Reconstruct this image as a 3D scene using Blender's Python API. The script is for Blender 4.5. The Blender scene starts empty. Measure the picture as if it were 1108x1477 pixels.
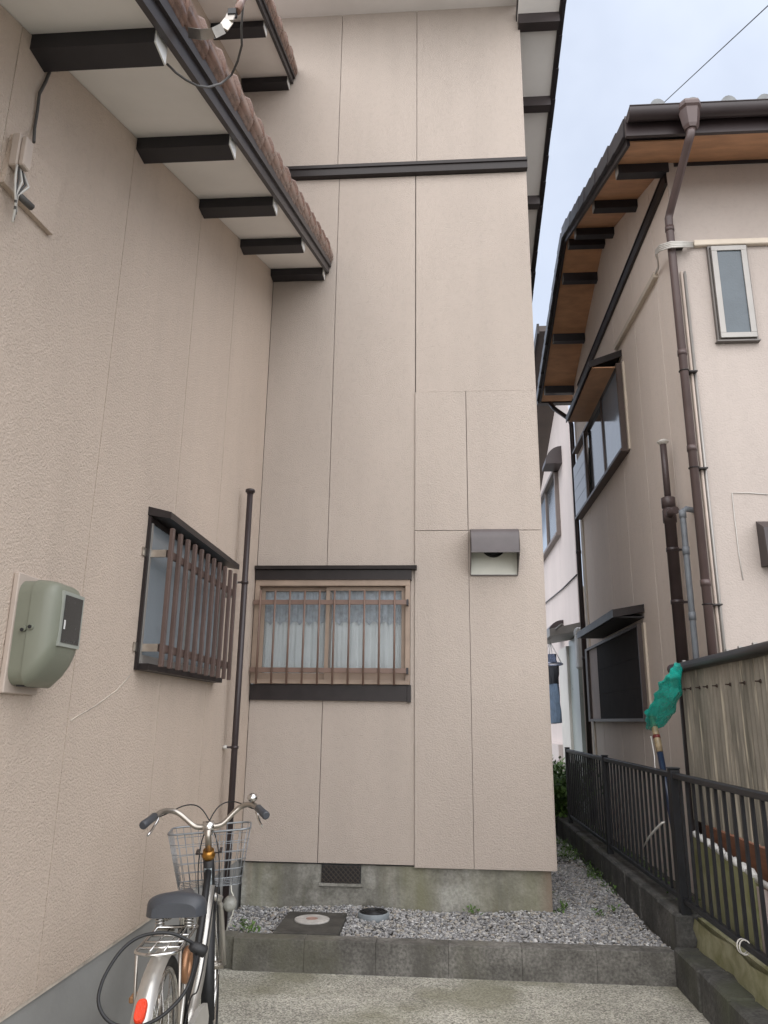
import bpy, math, random
import numpy as np
from mathutils import Vector, Matrix
random.seed(7); rng = np.random.default_rng(7)
R_ = math.radians

# ------------------------------------------------------------------ camera
H = 1.40
F_PX, CX, CY = 1094.86, 554.0, 738.5
PW, PH = 1108.0, 1477.0
RW = np.array([[0.9973017159419194, -0.007652773156054936, -0.07301179659702255],
               [0.0724281668179231, 0.26482935578414, 0.9615714081472849],
               [0.011976979197532657, -0.9642649259295805, 0.26466904728608237]])
sc = bpy.context.scene
cam_d = bpy.data.cameras.new('camera'); cam = bpy.data.objects.new('camera', cam_d)
sc.collection.objects.link(cam); sc.camera = cam
cam_d.sensor_width = 36; cam_d.sensor_fit = 'AUTO'; cam_d.lens = 36 * F_PX / PH
cam_d.clip_start = 0.05; cam_d.clip_end = 3000
mx, my, mz = RW[:, 0], -RW[:, 1], -RW[:, 2]
cam.matrix_world = Matrix(((mx[0], my[0], mz[0], 0), (mx[1], my[1], mz[1], 0), (mx[2], my[2], mz[2], H), (0, 0, 0, 1)))

# ------------------------------------------------------------------ sky, sun, exposure
SUN_EL, SUN_AZ = 44, 185          # degrees; azimuth of the sun clockwise from +Y
w = bpy.data.worlds.new('World'); sc.world = w; w.use_nodes = True
nt = w.node_tree; nt.nodes.clear()
wo = nt.nodes.new('ShaderNodeOutputWorld'); bg = nt.nodes.new('ShaderNodeBackground')
sky = nt.nodes.new('ShaderNodeTexSky'); sky.sky_type = 'NISHITA'; sky.sun_disc = False
sky.sun_elevation = R_(SUN_EL); sky.sun_rotation = R_(SUN_AZ)
sky.air_density = 1.0; sky.dust_density = 3.0; sky.ozone_density = 1.5
tc = nt.nodes.new('ShaderNodeTexCoord'); nz = nt.nodes.new('ShaderNodeTexNoise')
nz.inputs['Scale'].default_value = 2.2; nz.inputs['Detail'].default_value = 5; nz.inputs['Roughness'].default_value = .55
nt.links.new(tc.outputs['Generated'], nz.inputs['Vector'])
cr = nt.nodes.new('ShaderNodeMapRange'); cr.inputs[1].default_value = .35; cr.inputs[2].default_value = .68
cr.inputs[3].default_value = .62; cr.inputs[4].default_value = .97
nt.links.new(nz.outputs['Fac'], cr.inputs[0])
mxn = nt.nodes.new('ShaderNodeMix'); mxn.data_type = 'RGBA'
nt.links.new(cr.outputs[0], mxn.inputs['Factor']); nt.links.new(sky.outputs[0], mxn.inputs['A'])
mxn.inputs['B'].default_value = (4.9, 5.35, 6.25, 1)          # cloud cover, in the sky's own units
nt.links.new(mxn.outputs['Result'], bg.inputs['Color']); bg.inputs['Strength'].default_value = 0.112
nt.links.new(bg.outputs[0], wo.inputs[0])
sun_d = bpy.data.lights.new('sun', 'SUN'); sun_d.energy = 3.5; sun_d.angle = R_(135); sun_d.color = (1, .965, .925)
sun = bpy.data.objects.new('sun', sun_d); sc.collection.objects.link(sun)
az, el = R_(SUN_AZ), R_(SUN_EL)
sdir = Vector((math.sin(az) * math.cos(el), math.cos(az) * math.cos(el), math.sin(el)))
sun.rotation_euler = sdir.to_track_quat('Z', 'Y').to_euler(); sun.location = (0, -6, 12)
sc.view_settings.view_transform = 'Standard'; sc.view_settings.look = 'None'
sc.view_settings.exposure = 0.68; sc.view_settings.gamma = 1.0; sc.view_settings.use_curve_mapping = False

# ------------------------------------------------------------------ pixel -> point on a known plane
def ray(x, y): return RW @ np.array([x - CX, y - CY, F_PX])
def onX(x, y, X): r = ray(x, y); return r * (X / r[0]) + [0, 0, H]
def onY(x, y, Y): r = ray(x, y); return r * (Y / r[1]) + [0, 0, H]
def onZ(x, y, Z): r = ray(x, y); return r * ((Z - H) / r[2]) + [0, 0, H]

# ------------------------------------------------------------------ materials
MATS = {}
def mat(name, col, rough=.7, metal=0., var=.12, vscale=3., bump=0., bscale=80., spec=.5, streak=0., kind=None, col2=None, dist=.004, speck=0.):
    if name in MATS: return MATS[name]
    m = bpy.data.materials.new(name); m.use_nodes = True; t = m.node_tree; N = t.nodes; L = t.links
    b = N['Principled BSDF']; b.inputs['Roughness'].default_value = rough; b.inputs['Metallic'].default_value = metal
    b.inputs['Specular IOR Level'].default_value = spec
    co = N.new('ShaderNodeTexCoord')
    c2 = col2 if col2 else tuple(c * (1 - 2 * var) for c in col)
    n1 = N.new('ShaderNodeTexNoise'); n1.inputs['Scale'].default_value = vscale; n1.inputs['Detail'].default_value = 6; n1.inputs['Roughness'].default_value = .62
    mp = N.new('ShaderNodeMapping')
    if streak: mp.inputs['Scale'].default_value = (1, 1, streak)
    L.new(co.outputs['Object'], mp.inputs['Vector']); L.new(mp.outputs[0], n1.inputs['Vector'])
    mr = N.new('ShaderNodeMapRange'); mr.inputs[1].default_value = .34; mr.inputs[2].default_value = .68
    L.new(n1.outputs['Fac'], mr.inputs[0])
    mix = N.new('ShaderNodeMix'); mix.data_type = 'RGBA'
    mix.inputs['A'].default_value = (*c2, 1); mix.inputs['B'].default_value = (*col, 1)
    L.new(mr.outputs[0], mix.inputs['Factor'])
    out = mix.outputs['Result']
    if speck:
        n3 = N.new('ShaderNodeTexNoise'); n3.inputs['Scale'].default_value = bscale * .9; n3.inputs['Detail'].default_value = 3
        L.new(co.outputs['Object'], n3.inputs['Vector'])
        m3 = N.new('ShaderNodeMapRange'); m3.inputs[1].default_value = .3; m3.inputs[2].default_value = .7
        m3.inputs[3].default_value = 1 - speck; m3.inputs[4].default_value = 1 + speck; L.new(n3.outputs['Fac'], m3.inputs[0])
        mm = N.new('ShaderNodeVectorMath'); mm.operation = 'SCALE'
        L.new(out, mm.inputs[0]); L.new(m3.outputs[0], mm.inputs['Scale']); out = mm.outputs[0]
    L.new(out, b.inputs['Base Color'])
    if bump:
        n2 = N.new('ShaderNodeTexNoise'); n2.inputs['Scale'].default_value = bscale; n2.inputs['Detail'].default_value = 3.5; n2.inputs['Roughness'].default_value = .6
        L.new(co.outputs['Object'], n2.inputs['Vector'])
        bp = N.new('ShaderNodeBump'); bp.inputs['Strength'].default_value = bump; bp.inputs['Distance'].default_value = dist
        L.new(n2.outputs['Fac'], bp.inputs['Height']); L.new(bp.outputs[0], b.inputs['Normal'])
    # slight roughness breakup
    rr = N.new('ShaderNodeMapRange'); rr.inputs[3].default_value = max(.02, rough - .08); rr.inputs[4].default_value = min(1, rough + .08)
    L.new(n1.outputs['Fac'], rr.inputs[0]); L.new(rr.outputs[0], b.inputs['Roughness'])
    MATS[name] = m; return m

def stucco(name, col, scale=62., strength=.9, dist=.006, dirt=.05):
    if name in MATS: return MATS[name]
    m = mat(name, col, rough=.78, var=dirt, vscale=1.3, bump=0, spec=.35, streak=.35)
    t = m.node_tree; N = t.nodes; L = t.links; b = N['Principled BSDF']
    co = [n for n in N if n.type == 'TEX_COORD'][0]
    src = b.inputs['Base Color'].links[0].from_socket
    for st, sc_, lo, hi, amt, off in (((1, 1, .045), 7., .50, .74, .972, 3.3), ((1, 1, .5), .9, .45, .75, .95, 17.), ((1, 1, 1), 26., .50, .75, .95, 5.)):
        mp = N.new('ShaderNodeMapping'); mp.inputs['Scale'].default_value = st; mp.inputs['Location'].default_value = (off, off * 1.7, off * .3); L.new(co.outputs['Object'], mp.inputs['Vector'])
        sn = N.new('ShaderNodeTexNoise'); sn.inputs['Scale'].default_value = sc_; sn.inputs['Detail'].default_value = 4; L.new(mp.outputs[0], sn.inputs['Vector'])
        r = N.new('ShaderNodeMapRange'); r.inputs[1].default_value = lo; r.inputs[2].default_value = hi; r.inputs[3].default_value = 1; r.inputs[4].default_value = amt; L.new(sn.outputs['Fac'], r.inputs[0])
        sm = N.new('ShaderNodeVectorMath'); sm.operation = 'SCALE'; L.new(src, sm.inputs[0]); L.new(r.outputs[0], sm.inputs['Scale']); src = sm.outputs[0]
    L.new(src, b.inputs['Base Color'])
    no = N.new('ShaderNodeTexNoise'); no.inputs['Scale'].default_value = scale; no.inputs['Detail'].default_value = 2.5; no.inputs['Roughness'].default_value = .65
    L.new(co.outputs['Object'], no.inputs['Vector'])
    ma = N.new('ShaderNodeMath'); ma.operation = 'MULTIPLY'; ma.inputs[1].default_value = 1.6; L.new(no.outputs['Fac'], ma.inputs[0])
    bp = N.new('ShaderNodeBump'); bp.inputs['Strength'].default_value = strength; bp.inputs['Distance'].default_value = dist
    L.new(ma.outputs[0], bp.inputs['Height']); L.new(bp.outputs[0], b.inputs['Normal'])
    return m

def glass_mat(name, tint, rough=.06, opacity=.35):
    m = bpy.data.materials.new(name); m.use_nodes = True; t = m.node_tree; N = t.nodes; L = t.links; N.clear()
    o = N.new('ShaderNodeOutputMaterial'); tr = N.new('ShaderNodeBsdfTransparent'); tr.inputs[0].default_value = (*tint, 1)
    pr = N.new('ShaderNodeBsdfPrincipled'); pr.inputs['Base Color'].default_value = (*[c * .6 for c in tint], 1); pr.inputs['Roughness'].default_value = rough
    mx_ = N.new('ShaderNodeMixShader'); fr = N.new('ShaderNodeFresnel'); fr.inputs[0].default_value = 1.5
    ad = N.new('ShaderNodeMath'); ad.operation = 'ADD'; ad.use_clamp = True; ad.inputs[1].default_value = opacity
    co = N.new('ShaderNodeTexCoord'); nn = N.new('ShaderNodeTexNoise'); nn.inputs['Scale'].default_value = 90
    bp = N.new('ShaderNodeBump'); bp.inputs['Strength'].default_value = .25; bp.inputs['Distance'].default_value = .002
    L.new(co.outputs['Object'], nn.inputs['Vector']); L.new(nn.outputs['Fac'], bp.inputs['Height']); L.new(bp.outputs[0], pr.inputs['Normal'])
    L.new(fr.outputs[0], ad.inputs[0]); L.new(ad.outputs[0], mx_.inputs[0]); L.new(tr.outputs[0], mx_.inputs[1]); L.new(pr.outputs[0], mx_.inputs[2]); L.new(mx_.outputs[0], o.inputs[0])
    MATS[name] = m; return m

M_side = stucco('siding_beige', (.495, .428, .375), 120, .75, .006)
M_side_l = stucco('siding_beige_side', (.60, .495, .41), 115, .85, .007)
M_caulk = mat('caulk_light', (.66, .58, .49), .8, var=.25, vscale=8)
M_caulk_d = mat('caulk_grey', (.22, .19, .165), .85, var=.3, vscale=6)
M_soffit = mat('soffit_white', (.84, .82, .79), .75, var=.05, vscale=1.5, bump=.08, bscale=60)
M_dark = mat('dark_brown_trim', (.026, .020, .020), .42, var=.2, vscale=9, bump=.12, bscale=30, spec=.35)
M_darkm = mat('dark_purlin_paint', (.028, .025, .029), .55, var=.2, vscale=6)
M_white_end = mat('white_cap', (.82, .82, .80), .6, var=.06)
M_tile_b = mat('brown_glazed_tile', (.235, .135, .10), .28, var=.28, vscale=14, bump=.1, bscale=40)
M_tile_d = mat('dark_tile', (.045, .038, .042), .4, var=.25, vscale=10)
M_tile_g = mat('grey_tile', (.20, .21, .215), .45, var=.2, vscale=10, bump=.15, bscale=60)
M_found = None

def stain_concrete(name, base, dark, green, rust, streak=.18, speck=.38):
    m = mat(name, base, .85, var=.1, vscale=5, bump=.7, bscale=70, dist=.006, col2=dark, speck=speck)
    t = m.node_tree; N = t.nodes; L = t.links; b = N['Principled BSDF']
    co = [n for n in N if n.type == 'TEX_COORD'][0]
    src = b.inputs['Base Color'].links[0].from_socket
    for colr, off, sc_, lo, hi, st in ((green, 3.1, 2.6, .50, .68, streak), (rust, 11.7, 3.4, .55, .72, streak), (dark, 23.3, 7.5, .52, .7, streak * .6)):
        mp = N.new('ShaderNodeMapping'); mp.inputs['Scale'].default_value = (1, 1, st); mp.inputs['Location'].default_value = (off, off * .7, 0)
        L.new(co.outputs['Object'], mp.inputs['Vector'])
        n = N.new('ShaderNodeTexNoise'); n.inputs['Scale'].default_value = sc_; n.inputs['Detail'].default_value = 5; L.new(mp.outputs[0], n.inputs['Vector'])
        r = N.new('ShaderNodeMapRange'); r.inputs[1].default_value = lo; r.inputs[2].default_value = hi; r.inputs[4].default_value = .8; L.new(n.outputs['Fac'], r.inputs[0])
        x = N.new('ShaderNodeMix'); x.data_type = 'RGBA'; L.new(r.outputs[0], x.inputs['Factor']); L.new(src, x.inputs['A']); x.inputs['B'].default_value = (*colr, 1)
        src = x.outputs['Result']
    L.new(src, b.inputs['Base Color']); return m
M_found = stain_concrete('foundation_concrete', (.36, .355, .32), (.13, .125, .105), (.19, .185, .11), (.22, .165, .12), speck=.2)
M_found_l = mat('foundation_smooth', (.30, .30, .29), .8, var=.07, vscale=3, bump=.2, bscale=50)
M_kerb = stain_concrete('kerb_concrete', (.20, .192, .175), (.075, .071, .063), (.11, .106, .075), (.125, .115, .10), .5)
M_kerb2 = stain_concrete('kerb_concrete_dark', (.115, .112, .105), (.035, .035, .033), (.06, .065, .04), (.07, .065, .055), .5)

def pavement_mat():
    m = mat('concrete_pavement', (.43, .415, .36), .9, var=.1, vscale=2.2, col2=(.27, .26, .22))
    t = m.node_tree; N = t.nodes; L = t.links; b = N['Principled BSDF']
    co = [n for n in N if n.type == 'TEX_COORD'][0]; src = b.inputs['Base Color'].links[0].from_socket
    v = N.new('ShaderNodeTexVoronoi'); v.inputs['Scale'].default_value = 135; L.new(co.outputs['Object'], v.inputs['Vector'])
    hs = N.new('ShaderNodeMapRange'); hs.inputs[1].default_value = 0; hs.inputs[2].default_value = 1; hs.inputs[3].default_value = .45; hs.inputs[4].default_value = 1.6
    sp = N.new('ShaderNodeSeparateColor'); L.new(v.outputs['Color'], sp.inputs[0]); L.new(sp.outputs[0], hs.inputs[0])
    mm = N.new('ShaderNodeVectorMath'); mm.operation = 'SCALE'; L.new(src, mm.inputs[0]); L.new(hs.outputs[0], mm.inputs['Scale'])
    n = N.new('ShaderNodeTexNoise'); n.inputs['Scale'].default_value = 1.7; n.inputs['Detail'].default_value = 7; L.new(co.outputs['Object'], n.inputs['Vector'])
    r = N.new('ShaderNodeMapRange'); r.inputs[1].default_value = .47; r.inputs[2].default_value = .62; r.inputs[4].default_value = .62; L.new(n.outputs['Fac'], r.inputs[0])
    x = N.new('ShaderNodeMix'); x.data_type = 'RGBA'; L.new(r.outputs[0], x.inputs['Factor']); L.new(mm.outputs[0], x.inputs['A']); x.inputs['B'].default_value = (.17, .165, .105, 1)
    L.new(x.outputs['Result'], b.inputs['Base Color'])
    bp = N.new('ShaderNodeBump'); bp.inputs['Strength'].default_value = .7; bp.inputs['Distance'].default_value = .004
    L.new(v.outputs['Distance'], bp.inputs['Height']); L.new(bp.outputs[0], b.inputs['Normal']); return m
M_pave = pavement_mat()
M_soil = mat('soil', (.085, .075, .058), .95, var=.3, vscale=6, bump=.8, bscale=40, dist=.01)
M_ground = mat('ground_grey', (.36, .35, .33), .95, var=.15, vscale=.4)

def gravel_mat():
    m = mat('gravel_stones', (.3, .3, .3), .8, var=.1)
    t = m.node_tree; N = t.nodes; L = t.links; b = N['Principled BSDF']
    g = N.new('ShaderNodeNewGeometry'); r = N.new('ShaderNodeValToRGB'); e = r.color_ramp
    e.elements[0].color = (.12, .12, .122, 1); e.elements[1].color = (.60, .60, .59, 1)
    for p, c in ((.3, (.24, .24, .245, 1)), (.6, (.36, .36, .365, 1)), (.82, (.38, .355, .31, 1)), (.88, (.27, .235, .195, 1)), (.93, (.46, .46, .46, 1))):
        q = e.elements.new(p); q.color = c
    L.new(g.outputs['Random Per Island'], r.inputs[0]); L.new(r.outputs[0], b.inputs['Base Color']); return m
M_gravel = gravel_mat()
M_black = mat('black_metal', (.009, .010, .014), .45, var=.2, vscale=12, bump=.06, bscale=40)
M_black2 = mat('black_plastic', (.012, .0125, .014), .5, var=.15, vscale=12)
M_saddle = mat('saddle_vinyl', (.055, .06, .07), .42, var=.1, vscale=8, bump=.15, bscale=200)
M_silver = mat('silver_paint', (.60, .58, .54), .3, metal=.75, var=.08, vscale=5)
M_chrome = mat('chrome', (.72, .71, .69), .2, metal=1., var=.1, vscale=20)
M_brushed = mat('dull_steel', (.50, .46, .41), .32, metal=.9, var=.15, vscale=20)
M_wire = mat('galvanised_wire', (.36, .385, .41), .45, metal=.7, var=.15, vscale=20)
M_gold = mat('gold_ring', (.50, .25, .06), .3, metal=.9, var=.15, vscale=30)
M_rubber = mat('tyre_rubber', (.022, .022, .022), .75, var=.2, vscale=20)
M_red = mat('red_reflector', (.75, .05, .012), .15, var=.12, vscale=40, bump=.5, bscale=250)
M_pipe = mat('brown_pipe', (.042, .030, .031), .38, var=.12, vscale=4)
M_pipe_l = mat('brown_pipe_light', (.105, .072, .068), .42, var=.12, vscale=4)
M_pipe_s = mat('soil_pipe', (.075, .054, .053), .42, var=.12, vscale=4)
M_pipeg = mat('grey_pipe', (.20, .22, .245), .45, var=.15, vscale=6)
M_lattice = mat('bronze_lattice', (.105, .068, .057), .45, var=.12, vscale=5, bump=.08, bscale=50)
M_bar = mat('bronze_bar', (.19, .12, .092), .42, var=.12, vscale=5)
M_wood = mat('tan_frame', (.34, .255, .195), .5, var=.12, vscale=5)
M_frost = mat('frosted_glass', (.26, .30, .33), .22, var=.06, vscale=1.5, bump=.12, bscale=70)
M_curtain = mat('curtain_white', (.88, .89, .88), .9, var=.06, vscale=5)
M_lace = mat('curtain_lace', (.62, .66, .72), .9, var=.2, vscale=25)
M_glass = glass_mat('clear_glass', (.95, .97, .98), .05, .06)
M_glass_d = mat('dark_glass', (.045, .055, .065), .08, var=.2, vscale=2, bump=.10, bscale=30)
M_glass_f = mat('pebbled_glass', (.095, .12, .14), .13, var=.15, vscale=2, bump=.6, bscale=60, dist=.004)
M_glass_b = mat('pale_glass', (.30, .37, .46), .1, var=.1, vscale=2)
M_meter = mat('meter_box_green', (.20, .21, .162), .42, var=.06, vscale=4, bump=.05, bscale=90)
M_meter_w = mat('meter_window', (.035, .037, .037), .25, var=.15, vscale=6)
M_board = mat('mount_board', (.50, .42, .36), .6, var=.1, vscale=5)
M_alu = mat('aluminium', (.34, .325, .305), .4, metal=.35, var=.08, vscale=4)
M_alu_w = mat('pale_frame', (.62, .60, .56), .5, var=.08)
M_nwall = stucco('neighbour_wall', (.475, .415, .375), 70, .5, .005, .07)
M_nside_lightened = stucco('neighbour_wall_lightened', (.80, .705, .63), 70, .4, .004, .04)  # same paint as the front, lightened to stand in for missing fill light
M_bwall = stucco('back_wall', (.66, .585, .555), 50, .3, .004, .06)
M_nsoff = mat('wood_soffit', (.62, .34, .19), .6, var=.14, vscale=4, streak=8)
M_ivory = mat('ivory_duct', (.64, .56, .46), .5, var=.08, vscale=5)
M_cream = mat('cream_plate', (.66, .66, .58), .5, var=.08)
M_teal = None
M_bamboo = None

def panel_mat():
    m = mat('weathered_panel', (.34, .305, .255), .85, var=.1, vscale=6, streak=.22, col2=(.15, .138, .112), bump=.3, bscale=60)
    t = m.node_tree; N = t.nodes; L = t.links; b = N['Principled BSDF']
    co = [n for n in N if n.type == 'TEX_COORD'][0]; src = b.inputs['Base Color'].links[0].from_socket
    mp = N.new('ShaderNodeMapping'); mp.inputs['Scale'].default_value = (1, 1, .05); L.new(co.outputs['Object'], mp.inputs['Vector'])
    n = N.new('ShaderNodeTexNoise'); n.inputs['Scale'].default_value = 34; n.inputs['Detail'].default_value = 4; L.new(mp.outputs[0], n.inputs['Vector'])
    r = N.new('ShaderNodeMapRange'); r.inputs[1].default_value = .56; r.inputs[2].default_value = .66; L.new(n.outputs['Fac'], r.inputs[0])
    x = N.new('ShaderNodeMix'); x.data_type = 'RGBA'; L.new(r.outputs[0], x.inputs['Factor']); L.new(src, x.inputs['A']); x.inputs['B'].default_value = (.47, .42, .33, 1)
    L.new(x.outputs['Result'], b.inputs['Base Color']); return m
M_bamboo = panel_mat()
M_moss = mat('mossy_wall', (.36, .35, .235), .9, var=.1, vscale=5, col2=(.125, .125, .035), bump=.5, bscale=40)
M_mossb = mat('mossy_board', (.42, .41, .27), .8, var=.1, vscale=4, col2=(.22, .235, .09), bump=.3, bscale=40)
M_brownb = mat('rust_brown_board', (.25, .105, .055), .8, var=.2, vscale=5, streak=6)
M_leaf = mat('weed_leaf', (.11, .21, .04), .6, var=.3, vscale=9)
M_denim = mat('denim', (.13, .185, .26), .9, var=.2, vscale=14)
M_cloth_d = mat('dark_cloth', (.02, .02, .025), .9)
M_cloth_g = mat('grey_cloth', (.30, .28, .26), .9, var=.2, vscale=12)
M_white = mat('white_plastic', (.75, .75, .73), .5, var=.06)
M_blue = mat('blue_pole', (.018, .03, .065), .3, var=.15, vscale=8)
M_net = mat('green_net', (.02, .16, .06), .7, var=.25, vscale=20)

def teal_mat():
    m = mat('teal_bag', (.03, .56, .46), .16, var=.15, vscale=9)
    b = m.node_tree.nodes['Principled BSDF']
    b.inputs['Transmission Weight'].default_value = .45; b.inputs['IOR'].default_value = 1.1
    b.inputs['Alpha'].default_value = .78
    return m
M_teal = teal_mat()

# ------------------------------------------------------------------ mesh builder
class MB:
    def __init__(s): s.v = []; s.f = []; s.m = []; s.sm = []
    def add(s, verts, faces, m=0, smooth=False):
        o = len(s.v); s.v += [tuple(map(float, p)) for p in verts]
        for f in faces: s.f.append([o + i for i in f]); s.m.append(m); s.sm.append(smooth)
        return s
    def hexa(s, p, m=0):      # 8 points: bottom loop 0-3 ccw from above, top loop 4-7
        return s.add(p, [(3, 2, 1, 0), (4, 5, 6, 7), (0, 1, 5, 4), (1, 2, 6, 5), (2, 3, 7, 6), (3, 0, 4, 7)], m)
    def box(s, a, b, m=0):
        x0, x1 = sorted((a[0], b[0])); y0, y1 = sorted((a[1], b[1])); z0, z1 = sorted((a[2], b[2]))
        return s.hexa([(x0, y0, z0), (x1, y0, z0), (x1, y1, z0), (x0, y1, z0), (x0, y0, z1), (x1, y0, z1), (x1, y1, z1), (x0, y1, z1)], m)
    def bbox(s, a, b, c=.003, m=0):   # bevelled box (all vertical+horizontal edges) as a rounded hull
        x0, x1 = sorted((a[0], b[0])); y0, y1 = sorted((a[1], b[1])); z0, z1 = sorted((a[2], b[2]))
        c = min(c, (x1 - x0) * .45, (y1 - y0) * .45, (z1 - z0) * .45)
        def loop(i, z):
            return [(x0 + i, y0 + i + 0, z), (x1 - i, y0 + i, z), (x1 - i, y1 - i, z), (x0 + i, y1 - i, z)]
        def oct_(z, k):
            return [(x0 + c + k * 0, y0 + k, z), (x1 - c, y0 + k, z), (x1 - k, y0 + c, z), (x1 - k, y1 - c, z), (x1 - c, y1 - k, z), (x0 + c, y1 - k, z), (x0 + k, y1 - c, z), (x0 + k, y0 + c, z)]
        L = [oct_(z0, c), oct_(z0 + c, 0), oct_(z1 - c, 0), oct_(z1, c)]
        v = [p for l in L for p in l]; f = [tuple(range(7, -1, -1)), tuple(range(24, 32))]
        for k in range(3):
            for i in range(8): j = (i + 1) % 8; f.append((k * 8 + i, k * 8 + j, k * 8 + 8 + j, k * 8 + 8 + i))
        return s.add(v, f, m)
    def prism(s, poly, d, m=0, cap=True):      # poly: list of 3d pts, extruded by vector d
        n = len(poly); a = [Vector(p) for p in poly]; D = Vector(d)
        v = a + [p + D for p in a]; f = [(i, (i + 1) % n, n + (i + 1) % n, n + i) for i in range(n)]
        if cap: f += [tuple(range(n - 1, -1, -1)), tuple(range(n, 2 * n))]
        return s.add(v, f, m)
    def bar(s, p, q, wd, h, up=(0, 0, 1), m=0):     # rectangular bar
        p, q = Vector(p), Vector(q); d = (q - p).normalized(); u = Vector(up); x = d.cross(u).normalized(); u = x.cross(d).normalized()
        a, b = x * wd / 2, u * h / 2
        return s.prism([p - a - b, p + a - b, p + a + b, p - a + b], q - p, m)
    def tube(s, pts, r, n=8, m=0, closed=False, caps=True):
        P = [Vector(p) for p in pts]; k = len(P); rs = r if isinstance(r, (list, tuple)) else [r] * k
        t = []
        for i in range(k):
            if closed: d = P[(i + 1) % k] - P[i - 1]
            else: d = P[min(i + 1, k - 1)] - P[max(i - 1, 0)]
            t.append(d.normalized() if d.length > 1e-9 else Vector((0, 0, 1)))
        u = Vector((0, 0, 1)) if abs(t[0].z) < .9 else Vector((1, 0, 0))
        u = (u - t[0] * u.dot(t[0])).normalized(); v = []
        for i in range(k):
            u = (u - t[i] * u.dot(t[i])).normalized(); w_ = t[i].cross(u)
            for j in range(n):
                a = 2 * math.pi * j / n; v.append(P[i] + (u * math.cos(a) + w_ * math.sin(a)) * rs[i])
        f = []
        for i in range(k if closed else k - 1):
            for j in range(n):
                a, b = i * n + j, i * n + (j + 1) % n; c, d = ((i + 1) % k) * n + (j + 1) % n, ((i + 1) % k) * n + j
                f.append((a, b, c, d))
        s.add(v, f, m, True)
        if caps and not closed:
            o = len(s.v) - len(v); s.f.append([o + j for j in range(n - 1, -1, -1)]); s.m.append(m); s.sm.append(False)
            s.f.append([o + (k - 1) * n + j for j in range(n)]); s.m.append(m); s.sm.append(False)
        return s
    def cyl(s, p, q, r, n=16, m=0, r2=None): return s.tube([p, q], [r, r if r2 is None else r2], n, m)
    def grid(s, pts, m=0, smooth=True):       # pts[i][j]
        a, b = len(pts), len(pts[0]); v = [p for row in pts for p in row]
        return s.add(v, [(i * b + j, i * b + j + 1, (i + 1) * b + j + 1, (i + 1) * b + j) for i in range(a - 1) for j in range(b - 1)], m, smooth)
    def build(s, name, mats, parent=None, label=None, cat=None, group=None, kind=None, bevel=0):
        me = bpy.data.meshes.new(name); me.from_pydata(s.v, [], s.f)
        if not isinstance(mats, (list, tuple)): mats = [mats]
        for x in mats: me.materials.append(x)
        me.polygons.foreach_set('material_index', s.m); me.polygons.foreach_set('use_smooth', s.sm); me.update()
        o = bpy.data.objects.new(name, me); sc.collection.objects.link(o)
        if parent is not None:
            o.parent = parent
            if not parent.get('_local'): o.location = -wloc(parent)
        tag(o, label, cat, group, kind)
        if bevel:
            bv = o.modifiers.new('bevel', 'BEVEL'); bv.width = bevel; bv.segments = 2; bv.limit_method = 'ANGLE'; bv.angle_limit = R_(40)
        return o
def wloc(o):
    l = Vector(o.location)
    while o.parent: o = o.parent; l += Vector(o.location)
    return l
def tag(o, label=None, cat=None, group=None, kind=None):
    if label: o['label'] = label
    if cat: o['category'] = cat
    if group: o['group'] = group
    if kind: o['kind'] = kind
def empty(name, loc, label, cat, group=None, rot=None):
    o = bpy.data.objects.new(name, None); sc.collection.objects.link(o); o.location = loc; o.empty_display_size = .1
    if rot: o.rotation_euler = rot
    tag(o, label, cat, group); return o
def P(*a): return tuple(a)

# ------------------------------------------------------------------ key dimensions
XL, YF, XR = -1.415, 5.70, 0.767
ZB = .435                      # bottom of the siding
SL = .388                      # roof slope
zv = lambda y: 3.704 + SL * (y - 2.02)        # soffit line on the left wall
# ================================================================== GROUND
MB().add([(-400, -400, -.03), (400, -400, -.03), (400, 900, -.03), (-400, 900, -.03)], [(0, 1, 2, 3)]).build('ground', M_ground, kind='structure')
MB().box((-1.6, -9, -.02), (1.32, 4.87, 0)).build('concrete_pavement', M_pave, kind='structure')
MB().box((-1.4, 4.9, -.02), (1.4, 16, .125)).build('gravel_bed', M_soil, kind='structure')
MB().box((1.45, -2, -.02), (8, 12.6, .16)).build('neighbour_yard', M_soil, kind='structure')
MB().box((1.45, 12.6, -.02), (8, 26, .17)).build('back_yard', M_soil, kind='structure')

# front kerb and fence kerb : blocks
def kerb_blocks(st, blocks, mats):
    for i, (a, b) in enumerate(blocks):
        MB().bbox(a, b, .008).build('concrete_block', mats, st)
fk = MB().box((-1.38, 4.875, -.03), (1.30, 4.94, .13)).build('front_kerb', M_kerb, kind='structure')
xs = [-1.36, -1.215, -.80, -.385, .03, .445, .86, 1.295]
for i in range(len(xs) - 1):
    dz = random.uniform(-.002, .002); dy = random.uniform(-.0015, .0015) + (.035 if i == 0 else 0)
    MB().bbox((xs[i] + .0005, 4.843 + dy, -.03), (xs[i + 1] - .0005, 4.965 + dy, .168 + dz), .0025).build('concrete_block', M_kerb, fk)
rk = MB().box((1.35, 4.93, -.03), (1.47, 15, .29)).build('fence_kerb', M_kerb2, kind='structure')
y = 4.905; 
while y < 15:
    L_ = .42; dz = random.uniform(-.004, .004); dx = random.uniform(-.004, .004)
    MB().bbox((1.33 + dx, y + .003, .0), (1.492 + dx, y + L_ - .003, .352 + dz), .012).build('concrete_block', M_kerb2, rk); y += L_
nk = MB().box((1.31, -2, -.03), (1.42, 4.80, .15)).build('low_kerb', M_kerb2, kind='structure')
y = 4.86
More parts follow.
